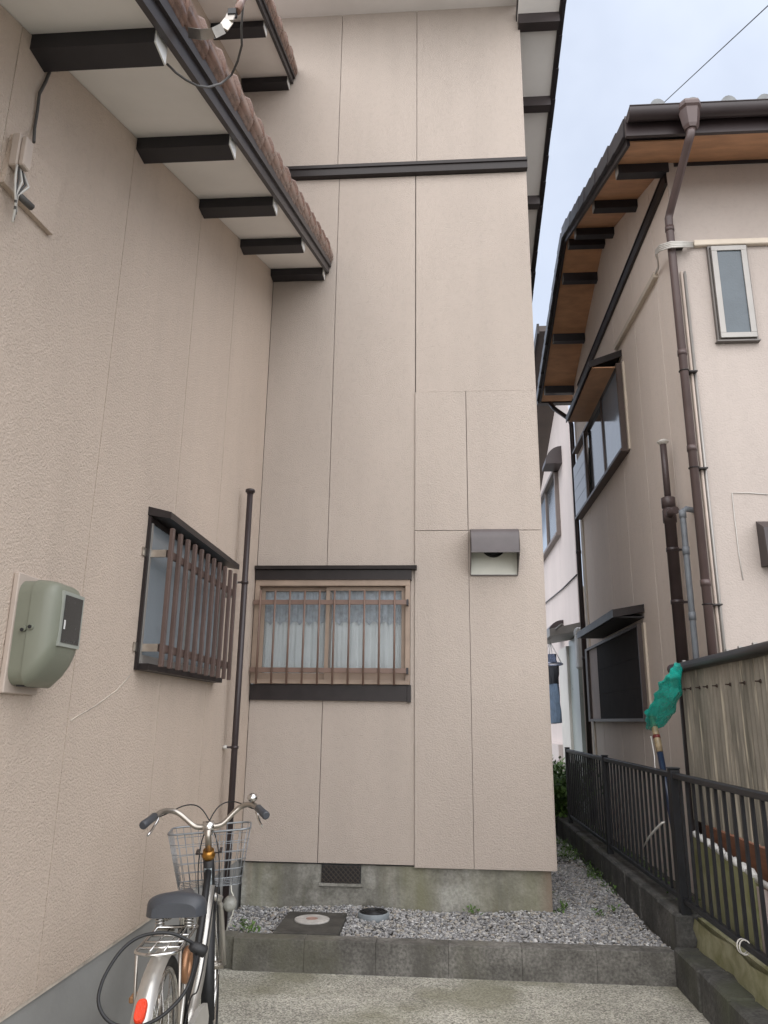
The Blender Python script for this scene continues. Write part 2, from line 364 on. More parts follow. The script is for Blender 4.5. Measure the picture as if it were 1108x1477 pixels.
while y > .8:
    L_ = .42; dz = random.uniform(-.005, .005); dx = random.uniform(-.004, .004)
    MB().bbox((1.288 + dx, y - L_ + .003, -.03), (1.468 + dx, y - .003, .195 + dz), .012).build('concrete_block', M_kerb2, nk); y -= L_
mw = MB()
ys = np.linspace(4.895, .5, 26); rows = []
for yy in ys: rows.append([(1.425 + .012 * math.sin(yy * 9) + .01 * math.sin(yy * 23 + zz * 40), yy, zz) for zz in (.10, .16, .22, .28, .335)])
mw.grid(rows); mw.box((1.45, .5, .0), (1.53, 4.90, .338))
mw.build('retaining_wall', M_moss, label='mossy yellow-green retaining wall beneath the black fence', cat='wall')

# gravel stones
def stones(regions, name):
    ph = (1 + 5 ** .5) / 2
    base = np.array([(-1, ph, 0), (1, ph, 0), (-1, -ph, 0), (1, -ph, 0), (0, -1, ph), (0, 1, ph), (0, -1, -ph), (0, 1, -ph), (ph, 0, -1), (ph, 0, 1), (-ph, 0, -1), (-ph, 0, 1)]) / 1.9
    fc = np.array([(0, 11, 5), (0, 5, 1), (0, 1, 7), (0, 7, 10), (0, 10, 11), (1, 5, 9), (5, 11, 4), (11, 10, 2), (10, 7, 6), (7, 1, 8), (3, 9, 4), (3, 4, 2), (3, 2, 6), (3, 6, 8), (3, 8, 9), (4, 9, 5), (2, 4, 11), (6, 2, 10), (8, 6, 7), (9, 8, 1)])
    V = []; n = 0; Fs = []
    for (x0, x1, y0, y1, cnt, r0, r1, hz) in regions:
        for _ in range(cnt):
            r = rng.uniform(r0, r1) * (1.5 if rng.random() < .06 else 1); x, yy = rng.uniform(x0, x1), rng.uniform(y0, y1)
            q = base * rng.uniform(.72, 1.2, (12, 1)) * np.array([rng.uniform(.8, 1.35), rng.uniform(.7, 1.1), rng.uniform(.5, .85)]) * r
            a, t = rng.uniform(0, 6.28), rng.uniform(-.6, .6); ca, sa, ct, st = math.cos(a), math.sin(a), math.cos(t), math.sin(t)
            q = q @ np.array([[1, 0, 0], [0, ct, -st], [0, st, ct]]).T @ np.array([[ca, -sa, 0], [sa, ca, 0], [0, 0, 1]]).T
            V.append(q + [x, yy, hz(x, yy) + rng.uniform(-.004, .010)]); Fs.append(fc + n); n += 12
    V = np.concatenate(V); Fs = np.concatenate(Fs)
    me = bpy.data.meshes.new(name); me.from_pydata(V.tolist(), [], Fs.tolist()); me.materials.append(M_gravel)
    o = bpy.data.objects.new(name, me); sc.collection.objects.link(o); return o
hz = lambda x, y: .132 + .012 * math.sin(x * 5 + y * 3) + .018 * min(1, max(0, (y - 5.3) / .35)) * min(1, max(0, (.85 - x) / .2))
g = stones([(-1.39, 1.32, 4.955, 5.72, 13500, .006, .0125, hz), (.73, 1.33, 5.70, 7.6, 8000, .0065, .013, hz), (.73, 1.33, 7.6, 11, 3600, .011, .02, hz), (.73, 1.33, 11, 15, 1500, .014, .03, hz)], 'gravel')
g['kind'] = 'stuff'; g['label'] = 'loose grey gravel behind the kerb and along the passage'
g2 = stones([(1.50, 1.72, 4.9, 7.5, 700, .010, .022, lambda x, y: .165)], 'yard_gravel')
g2['kind'] = 'stuff'; g2['label'] = 'pale loose gravel behind the black fence'

# ================================================================== MAIN HOUSE
house = empty('house', (-.5, 6.5, 0), 'beige panelled two-storey house with brown tiled verges', 'house')

def panel(parent, mt, axis, face, u0, u1, v0, v1fn, thick=.016, gap=.0025, hole=None, name='siding_panel', crest=None):
    """flat siding panel; axis 'x' -> plane x=face, u along y ; axis 'y' -> plane y=face, u along x"""
    u0 += gap; u1 -= gap; v0 += gap
    top = lambda u: v1fn(u) - gap
    polys = []
    def q(a, b, lo, hi): polys.append([(a, lo(a)), (b, lo(b)), (b, hi(b)), (a, hi(a))])
    if hole and hole[0] < u1 and hole[1] > u0:
        h0, h1, g0, g1 = hole; a, b = max(u0, h0), min(u1, h1)
        q(a, b, lambda u: v0, lambda u: g0); q(a, b, lambda u: g1, top)
        if a > u0 + 1e-4: q(u0, a, lambda u: v0, top)
        if b < u1 - 1e-4: q(b, u1, lambda u: v0, top)
    else: 
        if crest and u0 < crest < u1: polys.append([(u0, v0), (u1, v0), (u1, top(u1)), (crest, top(crest)), (u0, top(u0))])
        else: q(u0, u1, lambda u: v0, top)
    mb = MB()
    for pl in polys:
        if axis == 'y': mb.prism([(u, face, v) for u, v in pl], (0, thick, 0))
        else: mb.prism([(face, u, v) for u, v in pl], (-thick if face < 0 else thick, 0, 0))
    return mb.build(name, mt, parent)

# --- front wall
fw = MB().box((XL - .02, YF + .012, ZB + .02), (XR - .01, YF + .2, 1.62)).box((-.215, YF + .012, 1.62), (XR - .01, YF + .2, 2.44)).box((XL - .02, YF + .012, 2.44), (XR - .01, YF + .2, 7.93)).box((XL - .02, YF + .165, 1.62), (-.215, YF + .2, 2.44)).build('wall', M_caulk_d, house)
MB().prism([(XR - .003, YF + .041, ZB), (XR - .003, 10.5, ZB), (XR - .003, 10.5, 5.82), (XR - .003, YF + .041, 7.68)], (-.03, 0, 0)).build('side_wall', M_side, house)
con = lambda v: (lambda u: v)
Z1, Z2 = 6.055, 6.172
cols = [(XL + .001, -.882), (-.882, -.190)]
panel(fw, M_side, 'y', YF, XL - .4, -.888, Z2, con(7.92)); panel(fw, M_side, 'y', YF, -.888, -.178, Z2, con(7.92)); panel(fw, M_side, 'y', YF, -.178, XR, Z2, con(7.92))
panel(fw, M_side, 'y', YF, XL + .001, -.868, ZB, con(Z1), hole=(XL, -.224, 1.60, 2.45)); panel(fw, M_side, 'y', YF, -.868, -.190, ZB, con(Z1), hole=(XL, -.224, 1.60, 2.45))
panel(fw, M_side, 'y', YF - .0, -.186, XR, 3.976, con(Z1))
YP = YF - .012
for (a, b) in ((-.192, .218), (.218, XR + .004)):
    panel(fw, M_side, 'y', YP, a, b, 2.815, con(3.974), thick=.028)
    panel(fw, M_side, 'y', YP, a, b, ZB - .012, con(2.814), thick=.028, gap=.0018)
MB().box((XR - .003, YF + .001, ZB - .01), (XR + .014, YF + .04, 7.9)).build('corner_trim', M_side, fw)
# belt course : two-step flashing
bl = MB(); bl.prism([(-1.42, YF - .002, Z1), (-1.42, YF - .050, Z1 + .004), (-1.42, YF - .050, Z1 + .070), (-1.42, YF - .062, Z1 + .074), (-1.42, YF - .062, Z2 - .012), (-1.42, YF - .002, Z2 + .006)], (XR + .02 + 1.42, 0, 0))
bl.build('belt_course', M_dark, fw)
# foundation
fd = MB().box((-1.40, YF + .022, 0), (.742, YF + .2, ZB - .01)).box((.60, YF + .2, 0), (.742, 10.5, ZB - .01))
fd.build('foundation', M_found, house)
MB().box((-5, .64, 0), (XL - .012, YF + .2, .462)).build('foundation', M_found_l, house)
# underfloor vent
uv = MB(); x0, x1, z0, z1 = -.838, -.562, .312, .425
uv.box((x0, YF + .006, z0), (x1, YF + .0215, z1)); uvo = uv.build('floor_vent', M_black2, house)
gr = MB(); n = 9
for i in range(-6, n + 4):
    for s in (1, -1):
        xa = x0 + i * .034; p0, p1 = Vector((xa, 0, z0)), Vector((xa + (z1 - z0) * s, 0, z1))
        pts = []
        for t in np.linspace(0, 1, 24):
            p = p0.lerp(p1, t)
            if x0 + .004 < p.x < x1 - .004: pts.append(p)
        if len(pts) > 2: gr.bar((pts[0].x, YF + .001 + .002 * s, pts[0].z), (pts[-1].x, YF + .001 + .002 * s, pts[-1].z), .006, .004, up=(0, 1, 0))
gr.build('grille', mat('vent_bronze', (.06, .045, .035), .6, var=.2), uvo)
MB().box((x0 - .015, YF - .004, z0 - .02), (x1 + .015, YF + .021, z0 - .002)).build('sill', M_found, uvo)

# --- left side wall
lw = MB(); lw.prism([(XL - .003, .62, .45), (XL - .003, YF + .05, .45), (XL - .003, YF + .05, zv(YF)), (XL - .003, .62, zv(.62))], (-.15, 0, 0)); lw.box((-5, .60, .45), (XL - .012, .75, zv(.62))); lw = lw.build('wall', M_caulk, house)
WH = None
seams = [.62, 1.06, 1.975, 2.895, 3.838, 4.615, YF - .001]
for a, b in zip(seams[:-1], seams[1:]): panel(lw, M_side_l, 'x', XL, a, b, .462, lambda u: zv(u) - .0, gap=.0032, thick=.0125)
# repaired crack running up to the window corner
cp = [(102, 1040), (112, 1033), (128, 1024), (140, 1016), (155, 1006), (168, 996), (178, 985), (189, 972)]
MB().tube([tuple(onX(px + random.uniform(-1, 1), py, XL + .0005)) for px, py in cp], .0028, 5).build('crack_filler', M_caulk, lw)

# --- roofs with projecting purlins
def verge_roof(parent, name, xw, xe, pts, purl, thick, mats, tile='roll', tile_len=.235, ph=.062, pd=.10, pend=.045, barge=.17, inner=None, deck=1.2, end_first=False, bw=.03):
    """gable verge: pts = soffit line (y,z) on the wall; xe = outer edge; s = overhang direction"""
    msoff, mbarge, mpurl, mend, mtile = mats
    s = 1 if xe > xw else -1
    xi = xw - s * deck
    zs = lambda yy: np.interp(yy, [p[0] for p in pts], [p[1] for p in pts])
    rd = MB()
    for (a, b) in zip(pts[:-1], pts[1:]):
        rd.hexa([(min(xi, xe - s * .035), a[0], a[1] + .014), (max(xi, xe - s * .035), a[0], a[1] + .014), (max(xi, xe - s * .035), b[0], b[1] + .014), (min(xi, xe - s * .035), b[0], b[1] + .014),
                 (min(xi, xe - s * .035), a[0], a[1] + thick), (max(xi, xe - s * .035), a[0], a[1] + thick), (max(xi, xe - s * .035), b[0], b[1] + thick), (min(xi, xe - s * .035), b[0], b[1] + thick)])
    roof = rd.build(name, mtile, parent)
    # soffit boards between purlins
    ks = sorted(set([pts[0][0]] + list(purl) + [pts[-1][0]] + [p[0] for p in pts]))
    for a, b in zip(ks[:-1], ks[1:]):
        x0, x1 = sorted((xw - s * .01, xe - s * .032))
        MB().hexa([(x0, a + .001, zs(a)), (x1, a + .001, zs(a)), (x1, b - .001, zs(b)), (x0, b - .001, zs(b)), (x0, a + .001, zs(a) + .012), (x1, a + .001, zs(a) + .012), (x1, b - .001, zs(b) + .012), (x0, b - .001, zs(b) + .012)]).build('soffit', msoff, roof)
    for (a, b) in zip(pts[:-1], pts[1:]):
        bb = MB()
        for (o0, o1, d0, d1) in ((xe - s * .030, xe - s * .006, -.030, barge * .35), (xe - s * .022, xe + s * .010, barge * .18, barge * .8), (xe - s * .016, xe + s * .016, barge * .66, barge)):
            x0, x1 = sorted((o0, o1))
            bb.hexa([(x0, a[0], a[1] + d0), (x1, a[0], a[1] + d0), (x1, b[0], b[1] + d0), (x0, b[0], b[1] + d0), (x0, a[0], a[1] + d1), (x1, a[0], a[1] + d1), (x1, b[0], b[1] + d1), (x0, b[0], b[1] + d1)])
        bb.build('barge_board', mbarge, roof)
    for yy in purl:
        x0, x1 = xw - s * .005, xe - s * pend; z = zs(yy); sl = (zs(yy + .05) - zs(yy - .05)) / .1
        zt0 = zs(yy) + .005; zt1 = zs(yy + pd) + .005; zb = min(z, zt1) - ph
        X0, X1 = sorted((x0, x1)); b = MB()
        b.hexa([(X0, yy, zb), (X1, yy, zb), (X1, yy + pd, zb), (X0, yy + pd, zb), (X0, yy, zt0), (X1, yy, zt0), (X1, yy + pd, zt1), (X0, yy + pd, zt1)])
        e0, e1 = sorted((x1, x1 + s * .006))
        b.hexa([(e0, yy + .002, zb + .002), (e1, yy + .002, zb + .002), (e1, yy + pd - .002, zb + .002), (e0, yy + pd - .002, zb + .002), (e0, yy + .002, zt0), (e1, yy + .002, zt0), (e1, yy + pd - .002, zt1), (e0, yy + pd - .002, zt1)], 1)
        b.build('purlin', [mpurl, mend], roof)
    # verge tiles
    me_cache = {}
    for (a, b) in zip(pts[:-1], pts[1:]):
        Ld = math.hypot(b[0] - a[0], b[1] - a[1]); n = max(1, int(round(Ld / tile_len))); d = Vector((0, b[0] - a[0], b[1] - a[1])) / Ld
        rise = d.z > 0; nrm = Vector((0, -d.z, d.y)); tl = Ld / n
        if not rise: d = -d
        o0 = Vector((0, *(a if rise else b)))
        key = (round(tl, 4), rise)
        if key not in me_cache:
            mb = MB()
            if tile == 'roll':
                # barrel + hanging flap, wider at the lower end and lapping the next tile
                prof = [(.010, -.028), (.026, -.022), (.036, .0), (.036, .03), (.022, .068), (-.016, .088), (-.058, .072), (-.088, .025), (-.115, .012), (-.20, .012)]
                rows = []
                for t, k, lift in ((-.06, 1.12, .016), (-.052, 1.16, .020), (.0, 1.08, .012), (.5, 1.0, .006), (1.02, .90, -.006)):
                    row = []
                    for (px, pz) in prof:
                        pz2 = pz * (k if pz > 0 else 1.0); 
                        if pz < -.05: pz2 += .03 * max(0, (t - .1)) 
                        row.append(Vector((s * px * k, 0, 0)) + d * (t * tl) + nrm * (pz2 + lift))
                    rows.append(row)
                mb.grid(rows)
                rows2 = [[p - nrm * .018 - Vector((s * .012, 0, 0)) for p in r_] for r_ in rows]
                mb.grid(rows2)
                mb.add(rows[0] + rows2[0], [(i, i + 1, len(prof) + i + 1, len(prof) + i) for i in range(len(prof) - 1)])
            else:
                mb.prism([Vector((s * .03, 0, 0)) + d * (-.10 * tl) + nrm * -.055, Vector((s * .03, 0, 0)) + d * (-.10 * tl) + nrm * .075, Vector((s * .03, 0, 0)) + d * (1.0 * tl) + nrm * .045, Vector((s * .03, 0, 0)) + d * (1.0 * tl) + nrm * -.075], (-s * .3, 0, 0))
            ob = mb.build('roof_tile', mtile, roof); me_cache[key] = ob; first = True
        else: first = False
        for i in range(n):
            if first: o = me_cache[key]; first = False
            else: o = me_cache[key].copy(); sc.collection.objects.link(o); o.parent = roof
            o.location = o0 + d * (i * tl) + nrm * (thick - .012) + Vector((xe, 0, 0)) - wloc(roof) + Vector((random.uniform(-.003, .003), 0, random.uniform(-.002, .002)))
    return roof
mats_main = (M_soffit, mat('barge_dark', (.034, .028, .030), .45, var=.2, vscale=5), M_darkm, M_white_end, M_tile_b)
XE = -.925
verge_roof(house, 'roof', XL, XE, [(.15, zv(.15)), (YF - .003, zv(YF - .003))], [.24, 1.13, 2.03, 2.905, 3.785, 4.665, 5.59], .12, mats_main, tile_len=.238)
# upper roof of the left wing
zu = lambda y: 7.155 + SL * (y - YF)
XU = -1.80
verge_roof(house, 'roof', XU, -1.325, [(1.9, zu(1.9)), (YF - .003, zu(YF - .003))], [2.03, 2.93, 3.82, 4.715, 5.60], .10, mats_main, tile_len=.238, barge=.14)
MB().prism([(XU, 2.4, zv(2.4) - .02), (XU, YF, zv(YF) - .02), (XU, YF, zu(YF)), (XU, 2.4, zu(2.4))], (-.15, 0, 0)).build('upper_wall', M_side_l, house)
# main right verge, falling away, and front eave
zr = lambda y: 7.70 - SL * (y - YF)
mats_r = (M_soffit, M_dark, mat('purlin_brown', (.045, .033, .033), .5, var=.2), M_dark, M_tile_d)
verge_roof(house, 'roof', XR, 1.165, [(YF - .42, zr(YF - .42)), (10.2, zr(10.2))], [5.63, 6.33, 7.33, 8.23, 9.1], .10, mats_r, tile='slab', tile_len=.30, pend=.03, barge=.15, ph=.075, deck=.02)
MB().hexa([(XU - .5, YF - .74, 8.27), (XR + .02, YF - .74, 8.27), (XR + .02, 10.3, 6.5), (XU - .5, 10.3, 6.5), (XU - .5, YF - .74, 8.40), (XR + .02, YF - .74, 8.40), (XR + .02, 10.3, 6.64), (XU - .5, 10.3, 6.64)]).build('roof_deck', M_tile_d, house)
ev = MB().prism([(XU, YF - .75, 7.95), (XU, YF + .01, 7.905), (XU, YF + .01, 7.96), (XU, YF - .75, 8.0)], (XR - XU + .0, 0, 0)); ev.build('soffit', M_soffit, house)
MB().box((XU, YF - .79, 7.92), (XR + .38, YF - .752, 8.08)).build('fascia', M_dark, house)
# rear eave gutter end that shows past the wall edge
p = onX(767, 520, .98)
MB().box((.60, 10.25, 5.72), (1.05, 10.37, 5.81)).box((.58, 10.22, 5.808), (1.07, 10.40, 5.835)).build('gutter', M_dark, house)

# --- front window
win = empty('x', (0, 0, 0), None, None); bpy.data.objects.remove(win)
wy = YF
fr = MB()
def zx(px, py, d=0): q_ = onY(320 + px * .2888, 780 + py * .2888, wy - d); return q_[0], q_[2]
wx0, wx1, wz0, wz1 = -1.408, -.226, 1.652, 2.415
fr.box((wx0, wy - .045, wz1 - .035), (wx1, wy + .08, wz1 + .02)).box((wx0, wy - .045, wz0), (wx1, wy + .08, wz0 + .030)).box((wx0, wy - .045, wz0 + .03), (wx0 + .035, wy + .08, wz1 - .035)).box((wx1 - .035, wy - .045, wz0 + .03), (wx1, wy + .08, wz1 - .035))
win = fr.build('window', M_wood, house, bevel=.002)
xm = -.845
def sash(x0, x1, y0, bot, name='sash'):
    b = MB(); t = .030
    b.box((x0, y0, wz1 - .036 - t), (x1, y0 + .022, wz1 - .036)).box((x0, y0, wz0 + .031), (x1, y0 + .022, wz0 + .031 + bot)).box((x0, y0, wz0 + .031 + bot), (x0 + t, y0 + .022, wz1 - .036 - t)).box((x1 - t, y0, wz0 + .031 + bot), (x1, y0 + .022, wz1 - .036 - t))
    b.build(name, M_wood, win, bevel=.0015)
    MB().box((x0 + t, y0 + .009, wz0 + .031 + bot), (x1 - t, y0 + .013, wz1 - .036 - t)).build('pane', M_glass, win)
sash(wx0 + .036, xm + .02, wy + .028, .05); sash(xm - .022, wx1 - .036, wy + .000, .07)
# curtains with folds behind the glass
def curtain(x0, x1, z0, z1, y0, amp, n, name, mt, scallop=0):
    rows = []
    for zz in np.linspace(z0, z1, 5):
        row = []
        for xx in np.linspace(x0, x1, 160):
            u = (xx - x0) / (x1 - x0) * n * 2 * math.pi
            z_ = zz + (scallop * abs(math.sin(u * .35)) if zz == z0 else 0)
            row.append((xx, y0 + amp * (math.sin(u + 1.1 * math.sin(u * .23)) * (.75 + .45 * math.sin(u * .17 + 2)) + .4 * math.sin(2.3 * u + 1)), z_))
        rows.append(row)
    MB().grid(rows).build(name, mt, win)
curtain(wx0 + .03, wx1 - .03, wz0 + .03, wz0 + .52, wy + .078, .009, 15, 'curtain', M_curtain)
curtain(wx0 + .03, wx1 - .03, wz0 + .44, wz1 - .03, wy + .062, .006, 21, 'curtain', M_lace, scallop=.03)
MB().box((wx0 + .02, wy + .14, wz0), (wx1 - .02, wy + .16, wz1)).build('back_panel', mat('dim_interior', (.12, .12, .13), .9), win)
# hood over the window: stepped flashing
hd = MB(); zt = 2.545
hd.prism([(-1.41, wy, 2.425), (-1.41, wy - .055, 2.425), (-1.41, wy - .06, 2.50), (-1.41, wy, 2.505)], (1.195, 0, 0))
hd.prism([(-1.41, wy, 2.505), (-1.41, wy - .085, 2.502), (-1.41, wy - .09, 2.528), (-1.41, wy, zt)], (1.235, 0, 0))
hd.build('window_hood', M_dark, win)
MB().box((-1.41, wy - .028, 1.535), (-.247, wy + .002, 1.648)).box((-.245, wy - .034, 1.528), (-.218, wy + .002, 1.650)).build('sill_board', M_dark, win)
# guard bars
yb = wy - .10
for zz in (2.248, 1.748): MB().bbox((-1.405, yb + .009, zz - .018), (-.248, yb + .021, zz + .018), .002).build('guard_rail', M_bar, win)
for i in range(10):
    xx = -1.350 + i * (1.012 / 9); MB().tube([(xx, yb, 1.645), (xx, yb, 2.335)], .0075, 8).build('guard_bar', M_bar, win)
for zz in (2.248, 1.748):
    MB().box((-.250, yb + .004, zz - .022), (-.236, wy - .001, zz + .022)).box((-.262, yb + .0215, zz - .014), (-.25, yb + .032, zz + .014)).build('guard_bracket', M_darkm, win)

# --- left window with slatted screen
ly0, ly1, lz0, lz1 = 3.478, 4.752, 1.612, 2.345
b = MB(); t = .018; X1 = XL + .016
b.box((XL - .01, ly0, lz0), (X1, ly0 + t, lz1)).box((XL - .01, ly1 - t, lz0), (X1, ly1, lz1)).box((XL - .01, ly0 + t, lz0), (X1 + .045, ly1 - t, lz0 + .030)).box((XL - .01, ly0 + t, lz1 - .03), (X1, ly1 - t, lz1))
lwin = b.build('window', M_dark, house)
b = MB(); X2 = XL + .03
b.box((XL + .001, ly0 + t, lz0 + .031), (XL + .022, ly0 + t + .012, lz1 - .031)).box((XL + .001, 4.10, lz0 + .031), (X2, 4.14, lz1 - .031)).box((XL + .001, ly1 - t - .03, lz0 + .031), (X2, ly1 - t, lz1 - .031)).box((XL + .001, ly0 + t + .012, lz0 + .031), (XL + .024, 4.10, lz0 + .07)).box((XL + .001, 4.14, lz0 + .031), (X2, ly1 - t - .03, lz0 + .07))
b.build('sash', M_alu, lwin)
MB().box((XL + .002, ly0 + t + .012, lz0 + .07), (XL + .012, 4.10, lz1 - .031)).build('pane', M_frost, lwin)
MB().box((XL + .002, 4.14, lz0 + .07), (XL + .016, ly1 - t - .03, lz1 - .031)).build('pane', M_frost, lwin)
# hood
h0, h1, ho = 3.47, 4.765, XL + .115
MB().prism([(XL, h0, lz1 + .005), (ho, h0 + .005, lz1 - .012), (ho, h0 + .005, lz1 + .02), (XL, h0, lz1 + .048)], (0, h1 - h0, 0)).build('window_hood', M_dark, lwin)
# screen
xs_ = XL + .128
for zz in (2.165, 1.715): MB().bbox((xs_ - .030, 3.505, zz - .019), (xs_ - .0155, 4.70, zz + .019), .002).build('screen_rail', M_lattice, lwin)
for i in range(11):
    yy = 3.492 + i * .1165; MB().bbox((xs_ - .015, yy - .013, 1.626), (xs_ + .005, yy + .013, 2.285), .002).build('slat', M_lattice, lwin)
for zz in (2.165, 1.715):
    MB().box((XL + .001, 3.50, zz - .018), (xs_ - .031, 3.512, zz + .018)).box((XL + .001, 3.44, zz - .02), (XL + .007, 3.477, zz + .02)).build('screen_bracket', M_brushed, lwin)
    MB().box((XL + .001, 4.756, zz - .018), (xs_ - .031, 4.768, zz + .018)).build('screen_bracket', M_brushed, lwin)

# --- vent hood on the front wall
vx0, vx1, vz0, vz1 = .228, .585, 2.462, 2.803
vh = empty('vent_hood', (.405, YP, vz0), 'grey-brown metal vent hood open at the bottom on beige wall', 'vent hood')
prof = [(0, vz1), (.10, vz1 - .004), (.155, vz1 - .022), (.19, vz1 - .055), (.20, vz1 - .10), (.20, 2.605)]
b = MB(); tk = .004; M_hood = mat('hood_metal', (.105, .09, .092), .42, var=.12, vscale=6)
rows = [[(x, YP - d, z) for (d, z) in prof] for x in (vx0, vx1)]; b.grid(rows, smooth=True)
rows = [[(x, YP - max(d - tk, 0), z - tk) for (d, z) in prof] for x in (vx0, vx1)]; b.grid(rows, m=1)
b.box((vx0, YP - .203, 2.598), (vx1, YP - .195, 2.607))
for x in (vx0, vx1 - tk):
    b.prism([(x, YP - d, z) for (d, z) in prof] + [(x, YP - .012, vz0)] + [(x, YP, vz0)], (tk, 0, 0))
b.build('hood', [M_hood, M_cream], vh)
MB().box((vx0 + .005, YP - .008, vz0), (vx1 - .005, YP - .001, vz1 - .02)).build('back_plate', M_cream, vh)
b = MB()
for r0 in (.085, .065, .045): b.tube([(.405 + r0 * math.cos(a), YP - .016, 2.69 + r0 * math.sin(a)) for a in np.linspace(0, 6.283, 25)[:-1]], .008, 6, closed=True)
b.cyl((.405, YP - .012, 2.69), (.405, YP - .009, 2.69), .085, 24); b.build('louvre_ring', M_black2, vh)
MB().box((vx0 + .006, YP - .020, vz0 - .002), (vx1 - .006, YP - .0085, vz0 + .004)).build('lip', M_hood, vh)

# --- drain vent pipe in the corner
dp = empty('vent_pipe', (-1.33, 5.06, .13), 'slender dark brown vent pipe standing in the corner beside the barred window', 'pipe')
DX, DY = -1.335, 5.06
MB().cyl((DX, DY, .10), (DX, DY, 2.955), .021, 14).build('pipe_body', M_pipe, dp)
MB().tube([(DX, DY, 2.93), (DX, DY, 2.945), (DX, DY, 2.946), (DX, DY, 2.962), (DX, DY, 2.968)], [.022, .026, .034, .034, .024], 16).build('cap', M_pipe, dp)
for zz in (2.30, 1.22):
    MB().tube([(DX, DY, zz - .009), (DX, DY, zz + .009)], .026, 14).box((XL + .001, DY - .006, zz - .006), (DX - .02, DY + .006, zz + .006)).build('clamp', M_pipe, dp)
    MB().cyl((XL + .002, DY, zz), (XL + .03, DY, zz), .012, 8).build('wall_plug', M_alu_w, dp)
wp = [(-1.30, 5.03, .43), (-1.29, 5.02, .38), (-1.27, 5.01, .35), (-1.265, 5.005, .28), (-1.28, 5.0, .22), (-1.30, 5.01, .18), (-1.305, 5.02, .10)]
MB().tube(wp, .004, 6).build('earth_wire', M_cream, label='thin white earth wire looping down past the vent pipe foot', cat='wire')

# --- meter box on left wall
mb_ = empty('meter_box', (XL, 2.52, 1.45), 'grey-green rounded electric meter box with dark window on left wall', 'meter box')
MB().bbox((XL + .001, 2.395, 1.470), (XL + .020, 2.61, 1.862), .003).build('mount_board', M_board, mb_)
def rounded(y0, y1, z0, z1, r, n=5, cut=0):
    pts = []
    for cy_, cz_, a0 in ((y1 - r, z1 - r, 0), (y0 + r, z1 - r, 90), (y0 + r, z0 + r, 180), (y1 - r, z0 + r, 270)):
        for k in range(n + 1): a = R_(a0 + 90 * k / n); pts.append((cy_ + r * math.cos(a), cz_ + r * math.sin(a)))
    return pts
def loft(levels, m=0, cap=True):   # levels: (x, pts)
    b = MB(); n = len(levels[0][1]); v = [(x, p[0], p[1]) for x, pts in levels for p in pts]
    f = [(k * n + i, k * n + (i + 1) % n, (k + 1) * n + (i + 1) % n, (k + 1) * n + i) for k in range(len(levels) - 1) for i in range(n)]
    b.add(v, f, m, True)
    if cap: b.add([v[(len(levels) - 1) * n + i] for i in range(n)], [tuple(range(n))], m)
    return b
by0, by1, bz0, bz1 = 2.405, 2.625, 1.495, 1.842
B0 = XL + .020
loft([(B0, rounded(by0, by1, bz0, bz1, .05)), (B0 + .044, rounded(by0, by1, bz0, bz1, .05))], cap=True).build('base_shell', M_meter, mb_)
lev = []
for t, ins in ((0, -.003), (.004, -.003), (.038, .0), (.058, .004), (.072, .012), (.082, .026), (.086, .040)):
    zlow = bz0 + max(0, (t - .014)) * 1.25
    lev.append((B0 + .046 + t, rounded(by0 + ins, by1 - ins, zlow + ins, bz1 - ins, .05)))
cover = loft(lev).build('cover', M_meter, mb_)
XF = B0 + .046 + .086
MB().box((XF - .004, 2.446, 1.625), (XF + .005, 2.594, 1.808)).build('window_frame', mat('meter_frame', (.33, .35, .31), .4), cover)
MB().box((XF + .0055, 2.457, 1.637), (XF + .0065, 2.583, 1.796)).build('meter_window', M_meter_w, cover)
MB().box((XF + .0067, 2.464, 1.682), (XF + .0075, 2.473, 1.712)).build('sticker', M_white, cover)
MB().cyl((B0 + .036, by0 - .012, 1.675), (B0 + .036, by0 + .002, 1.675), .010, 10).cyl((B0 + .060, by0 - .010, 1.680), (B0 + .060, by0 + .002, 1.680), .009, 10).build('latch', M_meter, mb_)
MB().cyl((B0 + .036, by0 - .016, 1.671), (B0 + .036, by0 - .0125, 1.671), .006, 8).cyl((B0 + .060, by0 - .014, 1.681), (B0 + .060, by0 - .0105, 1.681), .006, 8).build('latch_hole', M_black2, mb_)
MB().box((B0 + .015, 2.44, bz0 - .003), (B0 + .043, 2.55, bz0 + .006)).build('cable_port', M_black2, mb_)

# --- cable entry at the top left
ce = empty('cable_cover', (XL, 2.1, 3.18), 'pale cable junction cover with loose wires under the left eave', 'junction box')
q0, q1, q2 = onX(20, 193, XL + .012), onX(2, 262, XL + .012), onX(30, 294, XL + .012)
MB().prism([(XL + .001, q0[1], q0[2]), (XL + .001, q1[1], q1[2]), (XL + .001, q2[1], q2[2]), (XL + .001, q2[1] + .2, q2[2] + .02), (XL + .001, q2[1] + .2, q0[2] + .06)], (.020, 0, 0)).build('mount_board', M_side_l, ce)
c0 = onX(33, 222, XL + .05)
MB().bbox((XL + .022, c0[1] - .028, c0[2] - .062), (XL + .052, c0[1] + .02, c0[2] + .062), .004).bbox((XL + .0525, c0[1] - .022, c0[2] - .058), (XL + .072, c0[1] + .02, c0[2] + .052), .004).build('cover', M_board, ce)
M_cable = mat('grey_cable', (.09, .085, .08), .6, var=.2)
for k in range(5):
    dy = (k - 2) * .010; pts = [(XL + .05, c0[1] + dy, c0[2] - .06), (XL + .055 + .004 * k, c0[1] + dy * 1.3, c0[2] - .11), (XL + .05, c0[1] + dy * .4, c0[2] - .155), (XL + .05, c0[1] + .01 - dy * .3, c0[2] - .21 - .012 * k)]
    MB().tube(pts, .0042, 6).build('wire', M_cable if k % 2 else M_alu_w, ce)
